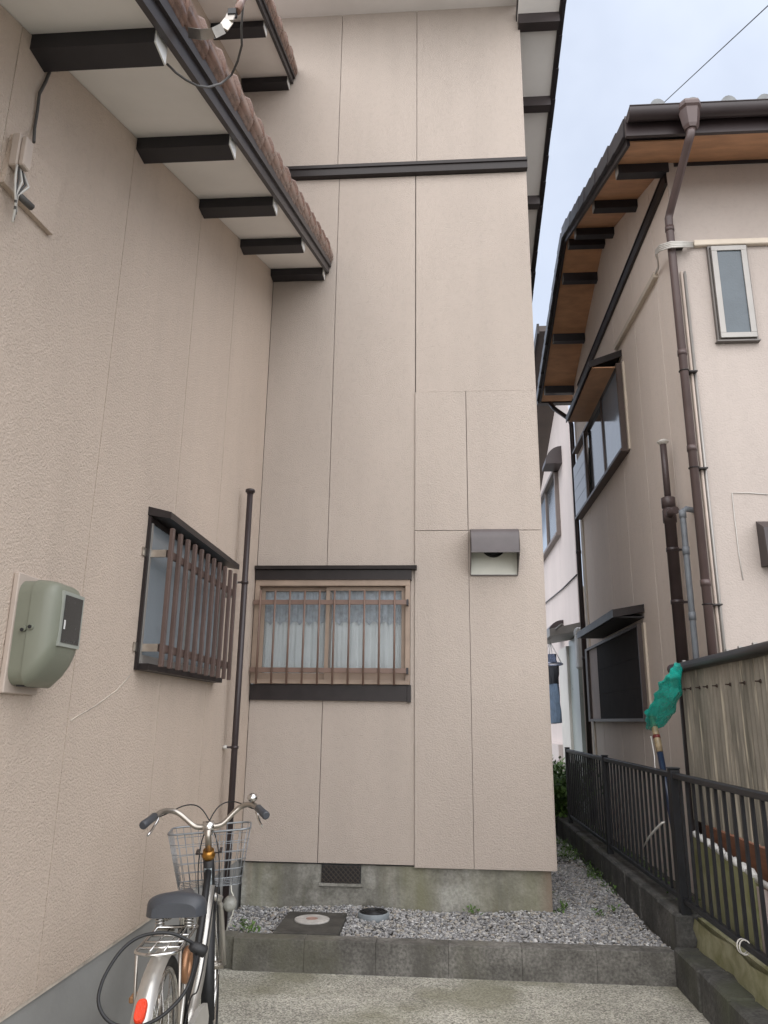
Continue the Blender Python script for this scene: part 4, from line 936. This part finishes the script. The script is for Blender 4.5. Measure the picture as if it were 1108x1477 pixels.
# pole with teal bag
px0 = onX(941, 1046, 1.44); 
pole = empty('pole', tuple(onX(990, 1300, 1.47)), 'dark blue pole taped at the top leaning behind the fence post', 'pole')
A = Vector(onX(992, 1302, 1.50)); Bp = Vector(onX(952, 1085, 1.47)); C_ = Vector(onX(944, 1048, 1.465)); D_ = Vector(onX(940, 1035, 1.46))
MB().tube([tuple(A), tuple(Bp)], .021, 12).build('shaft', M_blue, pole)
MB().tube([tuple(Bp), tuple(Bp.lerp(C_, .4)), tuple(C_), tuple(D_)], [.0225, .024, .022, .018], 12).build('tape', mat('brown_tape', (.40, .31, .19), .4, var=.25, vscale=30), pole)
md = Bp.lerp(C_, .62); dv = (C_ - Bp).normalized()
MB().tube([tuple(md - dv * .016), tuple(md + dv * .006)], .0255, 12).build('tape_band', mat('dark_red_band', (.22, .03, .03), .4, var=.3, vscale=20), pole)
MB().tube([tuple(onX(939, 1062, 1.43)), tuple(onX(944, 1090, 1.43)), tuple(onX(945, 1110, 1.41)), tuple(onX(946, 1170, 1.42))], .003, 5).build('string', M_white, label='thin white string hanging from taped pole to the fence rail', cat='string')
# teal bag: crumpled closed tube
axis = [onX(977, 962, 1.60), onX(973, 975, 1.57), onX(969, 990, 1.54), onX(962, 1006, 1.52), onX(954, 1022, 1.49), onX(947, 1034, 1.47), onX(940, 1043, 1.46), onX(936, 1049, 1.455)]
rad = [.046, .080, .115, .138, .142, .120, .074, .030]
ax = np.array(axis); NB = 60; T = np.linspace(0, 1, NB); axf = np.stack([np.interp(T, np.linspace(0, 1, 8), ax[:, i]) for i in range(3)], 1); rf_ = np.interp(T, np.linspace(0, 1, 8), rad)
rows = []
for i in range(NB):
    row = []
    for j in range(73):
        a = 2 * math.pi * (j % 72) / 72; i_ = i * 26 / NB
        rr = rf_[i] * (1.08 - .20 * abs(math.sin(1.5 * a + i_ * .28)) - .14 * abs(math.sin(2.5 * a - i_ * .45 + 1)) - .10 * abs(math.sin(4 * a + i_ * .95)) + .05 * math.sin(i_ * 2.1 + a) - .07 * abs(math.sin(i_ * .9 + 3 * a)))
        row.append((axf[i][0] + rr * .8 * math.cos(a), axf[i][1] + rr * .5 * math.cos(a + .9), axf[i][2] + rr * .75 * math.sin(a)))
    rows.append(row)
MB().grid(rows, smooth=True).build('plastic_bag', M_teal, label='crumpled translucent teal plastic bag tied over the pole top', cat='plastic bag')

# weathered corrugated screen
BX = 1.74
bs = empty('corrugated_screen', (BX, 4.5, .3), 'weathered corrugated plastic screen with nail row beneath a dark rail', 'screen')
yfar = float(onX(987, 1040, BX)[1]); b = MB(); rows = []
n = 460; ynear = 2.6
for zz in (.765, 1.2, 1.80):
    rows.append([(BX + .008 * math.sin((yfar - yy) * 2 * math.pi / .063), yy, zz) for yy in np.linspace(yfar, ynear, n)])
b.grid(rows); rows = [[(p[0] + .003, p[1], p[2]) for p in r] for r in rows]; b.grid(rows); b.build('sheet', M_bamboo, bs)
zt = float(onX(985, 962, BX - .02)[2])
MB().tube([(BX - .02, yfar + .10, zt), (BX - .02, ynear, zt)], .036, 12).build('rail', mat('rail_dark', (.045, .038, .034), .5, var=.2), bs)
MB().tube([(BX - .02, yfar + .10, zt), (BX - .02, yfar + .118, zt)], .037, 12).build('end_cap', mat('red_cap', (.22, .07, .06), .5, var=.3, vscale=30), bs)
for i, px in enumerate((989, 997, 1010, 1021, 1035, 1054, 1075, 1098)):
    q_ = onX(px, 994 - (px - 989) * .105, BX - .01)
    MB().tube([(BX - .012, q_[1], q_[2]), (BX - .018, q_[1], q_[2])], [.012, .010], 8).cyl((BX - .018, q_[1], q_[2]), (BX - .042, q_[1], q_[2]), .004, 6).build('nail', mat('rusty_nail', (.06, .035, .025), .8, var=.3, vscale=60), bs)
for i, px in enumerate((987, 1050, 1068, 1089)):
    q_ = onX(px, 945 - (px - 1050) * .25, BX - .02); MB().box((BX - .03, q_[1] - .012, zt + .03), (BX - .01, q_[1] + .012, zt + .044)).build('clip', M_alu, bs)
MB().box((BX - .015, yfar - .005, .3), (BX + .02, yfar + .022, zt)).build('post', M_dark, bs)
MB().box((BX - .005, ynear, .30), (BX + .03, yfar - .25, .755)).build('brown_board', M_brownb, bs)
# mossy board with white capping
b = MB(); tp = [onX(998, 1203, 1.60), onX(1020, 1216, 1.60), onX(1045, 1234, 1.60), (0, 0, 0)]; 
e0, e1, e2 = onX(997, 1203, 1.60), onX(1086, 1266, 1.60), onX(1097, 1362, 1.60)
b.prism([(1.60, e0[1], e0[2]), (1.60, e1[1], e1[2]), (1.60, e1[1] - .02, .16), (1.60, e0[1] + .05, .16)], (.035, 0, 0))
mo = b.build('mossy_board', M_mossb, label='pale green mossy board with scalloped white edge behind the fence', cat='board')
for i in range(9):
    t0, t1 = i / 9, (i + 1) / 9; pa = Vector(e0).lerp(Vector(e1), t0); pb = Vector(e0).lerp(Vector(e1), t1); pm = (pa + pb) / 2 + Vector((0, 0, .012))
    MB().tube([(1.615, pa.y, pa.z), (1.615, pm.y, pm.z), (1.615, pb.y, pb.z)], [.016, .024, .016], 8).build('edge_cap', M_white, mo)
q_ = onX(1095, 1268, 1.60)
MB().tube([(1.62, e1[1], .70 if e1[2] > .9 else e1[2] - .01), (1.62, e1[1] - .45, e1[2] - .02)], .016, 8).build('pipe', M_white, label='white plastic pipe crossing beside the mossy board', cat='pipe')
MB().box((1.60, e1[1] - .13, .16), (1.66, e1[1] - .035, e1[2] - .035)).build('pale_post', mat('pink_post', (.52, .44, .41), .6), label='pale pinkish post beside the end of the mossy board', cat='post')

# ================================================================== weeds
def weeds(name, spots, label, leaf=(.02, .045)):
    b = MB()
    for (x, yy, z, n, r, h) in spots:
        for _ in range(n):
            a = random.uniform(0, 6.28); d = random.uniform(0, r); px = x + d * math.cos(a); py = yy + d * math.sin(a); L_ = random.uniform(*leaf); wv = L_ * random.uniform(.25, .5)
            zz = z + random.uniform(0, h); b2 = random.uniform(0, 6.28); u = Vector((math.cos(b2), math.sin(b2), random.uniform(.1, 1.2))).normalized() * L_; s = Vector((-math.sin(b2), math.cos(b2), random.uniform(-.3, .3))) * wv
            p = Vector((px, py, zz)); b.add([p, p + u * .5 + s * .5, p + u, p + u * .5 - s * .5], [(0, 1, 2, 3)])
    o = b.build(name, M_leaf, label=label, kind='stuff'); return o
sp = [(-1.22, 5.08, .14, 40, .09, .07), (-1.15, 5.03, .14, 30, .07, .05), (.20, 5.66, .15, 30, .07, .04), (.86, 5.95, .14, 36, .05, .05), (.80, 6.3, .14, 26, .06, .05), (1.05, 5.75, .14, 30, .06, .04), (1.18, 5.9, .14, 22, .05, .04), (.80, 5.78, .14, 30, .05, .05), (.79, 7.1, .14, 26, .05, .05)]
for k in range(30): sp.append((random.uniform(.80, 1.32), random.uniform(7.6, 10), .14, 70, .14, .07))
for k in range(14): sp.append((random.uniform(1.25, 1.33), random.uniform(6.4, 8.6), .14, 30, .06, .06))
for k in range(22): sp.append((random.uniform(1.48, 1.62), random.uniform(5.3, 9), .25, 40, .12, .10))
weeds('weeds', sp, 'small green weeds growing in the gravel and along the fence')
sp = [(random.uniform(1.15, 1.75), random.uniform(9.6, 12.5), random.uniform(.2, .55), 150, .28, .40) for k in range(34)]
weeds('ground_cover', sp, 'green undergrowth at the far end of the passage', leaf=(.06, .12))

# sky wire
a, b_ = ray(948, 157), ray(1108, 8)
pA = a * (9 / a[1]) + [0, 0, H]; pB = b_ * (6 / b_[1]) + [0, 0, H]; dW = (pB - pA)
MB().tube([tuple(pA - dW * .2), tuple(pA), tuple(pB), tuple(pB + dW * 2)], .006, 5).build('overhead_wire', M_cable, label='thin overhead wire crossing the sky above the neighbouring roof', cat='wire')

# ================================================================== BICYCLE (local frame: +y forward, z up)
hd_ = math.atan2(.12, .993)
bike = empty('bicycle', (-.89, 2.70, 0), 'silver step-through city bicycle with wire basket and cable lock by left wall', 'bicycle', rot=(0, R_(-1.5), hd_))
bike['_local'] = 1
RWH = .325; WB = 1.09
def part(b, name, m, parent=bike):
    o = b.build(name, m, parent) if parent is bike else None
    if o is None:
        o = b.build(name, m); o.parent = parent
    return o
def ring(c, r, tr, n=48, m_=8, ax=(1, 0, 0), flat=1.0):
    b = MB(); return b.tube([(c[0], c[1] + r * math.cos(a), c[2] + r * math.sin(a)) for a in np.linspace(0, 2 * math.pi, n + 1)[:-1]], tr, m_, closed=True)
def rotz(pts, piv, ang):
    ca, sa = math.cos(ang), math.sin(ang); return [(piv[0] + (p[0] - piv[0]) * ca - (p[1] - piv[1]) * sa, piv[1] + (p[0] - piv[0]) * sa + (p[1] - piv[1]) * ca, p[2]) for p in pts]
def steer(b, axis_p=None):
    b.v = [steer_pt(p) for p in b.v]; return b
HT = Vector((0, WB - .235, .70)); HDIR = Vector((0, -.36, .933)).normalized()   # steering axis
ST = Matrix.Rotation(R_(7), 4, HDIR)
def steer_pt(p): return tuple(HT + (ST @ (Vector(p) - HT)))
def wheel(c, st=False):
    fx = steer if st else (lambda b: b)
    ty = fx(ring(c, RWH - .018, .0185)); wo_ = part(ty, 'wheel', M_rubber)
    r = ring(c, RWH - .040, .010); part(fx(r), 'rim', M_chrome, wo_)
    s = MB()
    for k in range(28):
        a = 2 * math.pi * k / 28; h = .03 * (1 if k % 2 else -1); a2 = a + .5 * (1 if (k // 2) % 2 else -1)
        s.tube([(h, c[1] + .018 * math.cos(a2), c[2] + .018 * math.sin(a2)), (0, c[1] + (RWH - .045) * math.cos(a), c[2] + (RWH - .045) * math.sin(a))], .0014, 4)
    part(fx(s), 'spokes', M_chrome, wo_)
    hb = MB().cyl((-.05, c[1], c[2]), (.05, c[1], c[2]), .018, 12); part(fx(hb), 'hub', M_brushed, wo_)
    return wo_
wheel((0, 0, RWH)); wheel((0, WB, RWH), True)
def fender(c, a0, a1, R0, wd, st=False, n=26):
    rows = []; rows2 = []
    for a in np.linspace(R_(a0), R_(a1), n):
        r1, r2 = [], []
        for t in np.linspace(-1, 1, 9):
            rr = R0 - .016 * (t * t) ; rr2 = rr - .003
            r1.append((wd * t, c[1] + rr * math.cos(a), c[2] + rr * math.sin(a))); r2.append((wd * t * .97, c[1] + rr2 * math.cos(a), c[2] + rr2 * math.sin(a)))
        rows.append(r1); rows2.append(r2)
    b = MB().grid(rows).grid(rows2)
    return steer(b) if st else b
rfd = part(fender((0, 0, RWH), 60, 215, RWH + .026, .030), 'rear_mudguard', M_silver)
part(fender((0, WB, RWH), 40, 200, RWH + .024, .027, True), 'front_mudguard', M_black2)
# reflector
an = R_(135); cR = Vector((0, (RWH + .030) * math.cos(an), RWH + (RWH + .030) * math.sin(an))); tan = Vector((0, -math.sin(an), math.cos(an))); out = Vector((0, math.cos(an), math.sin(an)))
lv = []
b = MB(); n = 24; rings = []
for dd, k in ((0, 1.0), (.008, 1.0), (.013, .88)):
    rings.append([tuple(cR + out * dd + Vector((.017 * k * math.copysign(abs(math.cos(t)) ** .8, math.cos(t)), 0, 0)) + tan * (.034 * k * math.copysign(abs(math.sin(t)) ** .6, math.sin(t)))) for t in np.linspace(0, 6.283, n + 1)[:-1]])
part(stack(rings, b), 'reflector', M_red)
# frame
BB = Vector((0, .43, .28))
def tb(pts, r, mt, name, st=False, n=12):
    b = MB().tube([tuple(p) for p in pts], r, n)
    return part(steer(b) if st else b, name, mt)
hb, htp = HT - HDIR * .02, HT + HDIR * .13
tb([HT - HDIR * .03, htp], .024, M_black2, 'head_tube')
# curved low down tube and second tube
dt = [HT + Vector((0, -.005, .0)), Vector((0, .80, .55)), Vector((0, .68, .40)), Vector((0, .55, .315)), BB]
tb(dt, [.026, .027, .027, .026, .024], M_silver, 'down_tube', n=14)
tb([HT + HDIR * .09, Vector((0, .73, .62)), Vector((0, .60, .47)), Vector((0, .44, .40)), Vector((0, .315, .40))], .015, M_black2, 'top_tube')
SD = Vector((0, -.30, .954)).normalized(); ST_ = BB + SD * .40
tb([BB, ST_], .0165, M_black2, 'seat_tube'); tb([ST_, BB + SD * .47], .0128, M_chrome, 'seat_post')
for s in (1, -1):
    tb([(s * .02, .40, .28), (s * .045, .2, .30), (s * .058, 0, RWH)], .010, M_silver, 'chain_stay', n=8)
    tb([(s * .018, ST_.y + .01, .60), (s * .045, .15, .50), (s * .058, 0, RWH)], .008, M_silver, 'seat_stay', n=8)
# chain guard (right side)
cg = [(.052, .50, .36), (.052, .36, .385), (.052, .10, .385), (.052, -.05, .36), (.052, -.06, .29), (.052, .10, .265), (.052, .38, .20), (.052, .52, .23), (.052, .55, .30)]
b = MB(); b.prism(cg, (.018, 0, 0)); part(b, 'chain_guard', mat('guard_silver', (.55, .53, .49), .4, metal=.3))
# cranks and pedals
for s, dz in ((1, -1), (-1, 1)):
    p0 = Vector((s * .075, BB.y, BB.z)); p1 = p0 + Vector((s * .01, -.06 * dz, .145 * dz)); 
    tb([p0, p1], .010, M_brushed, 'crank', n=8); b = MB().bbox((p1.x + s * .012 if s > 0 else p1.x - .10, p1.y - .03, p1.z - .011), (p1.x + .10 if s > 0 else p1.x - .012, p1.y + .03, p1.z + .011), .004); part(b, 'pedal', mat('pedal_orange', (.35, .18, .08), .5))
# stand
for s in (1, -1): tb([(s * .06, 0, RWH), (s * .10, -.10, .13), (s * .13, -.17, .01)], .008, M_brushed, 'kickstand', n=8)
tb([(.13, -.17, .01), (-.13, -.17, .01)], .008, M_brushed, 'kickstand', n=8)
# fork
fc = HT - HDIR * .04; fa = Vector((0, WB, RWH))
for s in (1, -1): tb([fc + Vector((s * .015, 0, 0)), fc + Vector((s * .048, .02, -.05)), Vector((s * .05, WB - .06, RWH + .12)), Vector((s * .052, WB, RWH))], .011, M_silver, 'fork_blade', True, 10)
b = MB().tube([tuple(fc + Vector((-.05, .01, -.03))), tuple(fc), tuple(fc + Vector((.05, .01, -.03)))], .016, 10); part(steer(b), 'fork_crown', M_silver)
tb([htp - HDIR * .005, htp + HDIR * .012, htp + HDIR * .02, htp + HDIR * .032], [.026, .030, .024, .024], M_gold, 'headset')
# stem, bar
sq = htp + HDIR * .128
tb([htp + HDIR * .03, sq], .0135, M_brushed, 'stem', True)
b = MB().tube([tuple(sq - HDIR * .03 + Vector((0, .01, 0))), tuple(sq + Vector((0, .022, .005)))], [.019, .021], 12).tube([tuple(sq + Vector((-.024, .028, .006))), tuple(sq + Vector((.024, .028, .006)))], .022, 12); part(steer(b), 'stem_clamp', M_chrome)
c0 = sq + Vector((0, .028, .006))
def barhalf(s): return [c0 + Vector((s * d[0], d[1], d[2])) for d in ((0, 0, 0), (.040, .0, 0), (.066, .004, .010), (.112, .012, .050), (.142, .010, .070), (.17, -.012, .078), (.194, -.05, .078), (.214, -.105, .069), (.225, -.145, .062))]
def smooth_path(pts, k=4):
    P_ = [Vector(p) for p in pts]; out_ = []
    for i in range(len(P_) - 1):
        a, b_, c_, d_ = P_[max(i - 1, 0)], P_[i], P_[i + 1], P_[min(i + 2, len(P_) - 1)]
        for j in range(k):
            t = j / k; out_.append(.5 * ((2 * b_) + (c_ - a) * t + (2 * a - 5 * b_ + 4 * c_ - d_) * t * t + (3 * b_ - a - 3 * c_ + d_) * t ** 3))
    return out_ + [P_[-1]]
full = [p for p in barhalf(-1)[::-1]] + barhalf(1)[1:]
tb(smooth_path(full), .0112, M_brushed, 'handlebar', True, 12)
for s in (1, -1):
    h = barhalf(s); g0, g1 = h[-2], h[-1]; dg = (g1 - g0).normalized(); ge = g0 + dg * .125
    tb([g0 - dg * .0, g0 + dg * .004, g0 + dg * .06, ge - dg * .008, ge], [.013, .0165, .0158, .0175, .012], M_saddle, 'grip', True, 12)
    lp = g0 - dg * .03 + Vector((0, .012, -.012))
    tb([lp, lp + dg * .03 + Vector((-s * .004, .028, -.016)), lp + dg * .13 + Vector((-s * .02, .022, -.022)), lp + dg * .165 + Vector((-s * .022, .012, -.026))], [.008, .0065, .006, .005], M_chrome, 'brake_lever', True, 8)
    cb = [lp, lp + Vector((-s * .02, .05, .0)), c0 + Vector((s * .10, .10, .085)), c0 + Vector((s * .03, .085, .06)), c0 + Vector((-s * .03, .06, -.06)), c0 + Vector((-s * .045, .03, -.20)), c0 + Vector((-s * .03, -.02, -.34))]
    tb(smooth_path(cb, 5), .0028, M_black2, 'brake_cable', True, 6)
# bell by right grip
h = barhalf(1); bp0 = h[-3] + Vector((-.004, -.005, .012))
b = MB(); b.tube([tuple(bp0), tuple(bp0 + Vector((0, 0, .012))), tuple(bp0 + Vector((0, 0, .020))), tuple(bp0 + Vector((0, 0, .032))), tuple(bp0 + Vector((0, 0, .038)))], [.010, .022, .023, .017, .004], 16); part(steer(b), 'bell', M_chrome)
# basket
def basket():
    def ring_pts(z, wx, y0, y1, r, n=6):
        pts = []
        for cx_, cy_, a0 in ((wx - r, y1 - r, 0), (-wx + r, y1 - r, 90), (-wx + r, y0 + r, 180), (wx - r, y0 + r, 270)):
            for k in range(n + 1): a = R_(a0 + 90 * k / n); pts.append((cx_ + r * math.cos(a), cy_ + r * math.sin(a), z))
        return pts
    by = c0.y + .055; zt_ = c0.z - .030; zb_ = zt_ - .225; b = MB()
    def lvl(t): return ring_pts(zb_ + (zt_ - zb_) * t, .135 + .045 * t, by + .015 * (1 - t), by + .20 + .06 * t, .035 + .012 * t)
    for t in (0, .14, .30, .46, .62, .80): b.tube(lvl(t), .0015, 5, closed=True)
    b.tube(lvl(1), .0042, 6, closed=True)
    top, bot = lvl(1), lvl(0); n = len(top); N_ = 34
    def at_(pts, u):
        per = [0]
        for i in range(len(pts)): per.append(per[-1] + (Vector(pts[(i + 1) % len(pts)]) - Vector(pts[i])).length)
        d = u * per[-1]
        for i in range(len(pts)):
            if per[i + 1] >= d: t = (d - per[i]) / max(1e-9, per[i + 1] - per[i]); return Vector(pts[i]).lerp(Vector(pts[(i + 1) % len(pts)]), t)
        return Vector(pts[0])
    for i in range(N_): u = i / N_; b.tube([tuple(at_(bot, u)), tuple(at_(top, u))], .0015, 5)
    for x in np.linspace(-.12, .12, 9): b.tube([(x, by + .02, zb_), (x, by + .195, zb_)], .0015, 5)
    for yy in np.linspace(by + .04, by + .18, 5): b.tube([(-.13, yy, zb_), (.13, yy, zb_)], .0015, 5)
    return b
part(steer(basket()), 'basket', M_wire)
b = MB().bar(tuple(htp + Vector((-.05, .01, .015))), tuple(htp + Vector((-.05, .09, .02))), .012, .004).bar(tuple(htp + Vector((.05, .01, .015))), tuple(htp + Vector((.05, .09, .02))), .012, .004).bar(tuple(htp + Vector((-.055, .02, .012))), tuple(htp + Vector((.055, .02, .012))), .012, .004); part(steer(b), 'basket_bracket', M_dark)
# sticker on the head tube back
b = MB(); rows = [[tuple(HT + HDIR * t + Vector((.0246 * math.sin(a), -.0246 * math.cos(a) * .933, -.0246 * math.cos(a) * .36))) for a in np.linspace(-.7, .7, 5)] for t in (.0, .09)]; b.grid(rows); part(b, 'sticker', mat('sticker', (.48, .55, .58), .4, var=.3, vscale=60))
# saddle
def saddle():
    z0 = .735; yb, L_ = .135, .27
    prof = []   # along y from rear (0) to nose (1): half width, top height
    for t in np.linspace(0, 1, 16):
        hw = .106 * (.72 + .28 * math.sin(t / .22 * math.pi / 2) ** .7) if t < .22 else .106 * (1 - ((t - .22) / .78) ** .62) + .020 * ((t - .22) / .78)
        top = .080 * math.sin(min(1, (t + .07) / .27) * math.pi / 2) ** .6 * (1 - .62 * t)
        prof.append((yb + L_ * t, max(hw, .012), top + .0 + .012 * t))
    rows = []
    for (yy, hw, tp) in prof:
        row = []
        for a in np.linspace(-1, 1, 17):
            x = hw * math.sin(a * math.pi / 2); zz = z0 + tp * (max(0, math.cos(a * math.pi / 2)) ** .42)
            row.append((x, yy, zz))
        rows.append(row)
    b = MB().grid(rows)
    und = [[(x * .93, yy, z0 + .012 + .5 * (zz - z0 - .012) * .5 if zz > z0 + .03 else z0 + .002) for (x, yy, zz) in r] for r in rows]
    b.grid(und)
    b.add([p for p in rows[0]] + [(0, prof[0][0], z0)], [(i, i + 1, 17) for i in range(16)], 0, True)
    b.add([p for p in rows[-1]] + [(0, prof[-1][0], z0)], [(i + 1, i, 17) for i in range(16)], 0, True)
    return b
part(saddle(), 'saddle', M_saddle)
b = MB()
for s in (1, -1): b.tube([(s * .05, .16, .735), (s * .035, .20, .715), (s * .022, .30, .71), (s * .012, .38, .738)], .0045, 6)
for s in (1, -1): b.tube([(s * .055, .16 + .022 * math.cos(a), .722 + .02 * math.sin(a)) if False else (s * (.05 + .014 * math.cos(a * 5)), .158 + .014 * math.sin(a * 5), .735 - a * .008) for a in np.linspace(0, 4, 50)], .003, 5)
part(b, 'saddle_spring', M_chrome)
# rear rack
rz = .690; b = MB(); RY0, RY1 = -.115, .215; hw = .068
b.tube([(-hw, RY1, rz)] + [(-hw, RY0 + .045, rz)] + [(hw * math.cos(a), RY0 + .035 + .045 * math.sin(a) * 1.0, rz) for a in np.linspace(math.pi, 2 * math.pi, 9)] + [(hw, RY0 + .045, rz), (hw, RY1, rz)], .0055, 8)
for yy in (RY1, .10, .02, -.045): b.tube([(-hw, yy, rz), (hw, yy, rz)], .0045, 6)
for x in (-.022, .022): b.tube([(x, RY1, rz), (x, RY0 + .02, rz + .001)], .004, 6)
rk_ = part(b, 'rear_rack', M_chrome)
b = MB()
for s in (1, -1):
    tb([(s * hw, RY0 + .05, rz), (s * .07, -.02, RWH)], .005, M_brushed, 'rack_stay', n=6); tb([(s * hw, RY1 - .02, rz), (s * .03, .30, .66)], .005, M_brushed, 'rack_strut', n=6)
b = MB().tube([(-.05, -.03, rz + .012), (.05, -.03, rz + .012), (.05, .12, rz + .02), (-.05, .12, rz + .02)], .004, 6, closed=True); part(b, 'rack_spring_clip', M_chrome)
# ring lock on the wheel, rear brake drum, dynamo side
part(MB().tube([(.06, .10 + .045 * math.cos(a), .60 + .045 * math.sin(a)) for a in np.linspace(0, 6.28, 19)[:-1]], .012, 8, closed=True), 'ring_lock', mat('lock_copper', (.42, .22, .12), .35, metal=.6))
# lamp on the right fork
lamp = MB().tube([tuple(Vector((.085, WB - .18, .605)) + Vector((0, d, 0))) for d in (-.03, -.022, .02, .05)], [.010, .026, .031, .028], 14); part(steer(lamp), 'lamp', mat('lamp_grey', (.30, .30, .27), .4))
# rear brake cable
tb(smooth_path([HT + Vector((.03, -.02, .0)), Vector((.035, .62, .50)), Vector((.04, .45, .42)), Vector((.05, .25, .45)), Vector((.06, .05, .36))], 5), .003, M_black2, 'brake_cable', n=6)

# cable lock draped over the rack
lk = empty('cable_lock', (-.92, 2.6, .55), 'black cable lock looped over the bicycle rear rack', 'lock')
path = [onY(286, 1365, 2.62), onY(272, 1357, 2.60), onY(250, 1347, 2.58), onY(225, 1346, 2.56), onY(200, 1352, 2.54), onY(178, 1368, 2.50), onY(160, 1392, 2.46), onY(147, 1418, 2.43), onY(142, 1445, 2.41), onY(152, 1468, 2.40), onY(172, 1480, 2.40), onY(200, 1481, 2.41), onY(230, 1468, 2.43), onY(255, 1446, 2.46), onY(270, 1425, 2.49), onY(278, 1402, 2.54), onY(282, 1378, 2.60)]
P1 = smooth_path([tuple(p) for p in path], 5)
MB().tube(P1, .0052, 8).build('cable', M_black2, lk)
a = Vector(onY(278, 1365, 2.61)); b_ = Vector(onY(296, 1373, 2.62)); 
MB().tube([tuple(a - (b_ - a) * .25), tuple(a), tuple(a.lerp(b_, .4)), tuple(b_), tuple(b_ + (b_ - a) * .1)], [.009, .015, .018, .018, .012], 12).build('lock_body', M_black2, lk)

for o in bpy.data.objects:
    if '_local' in o: del o['_local']
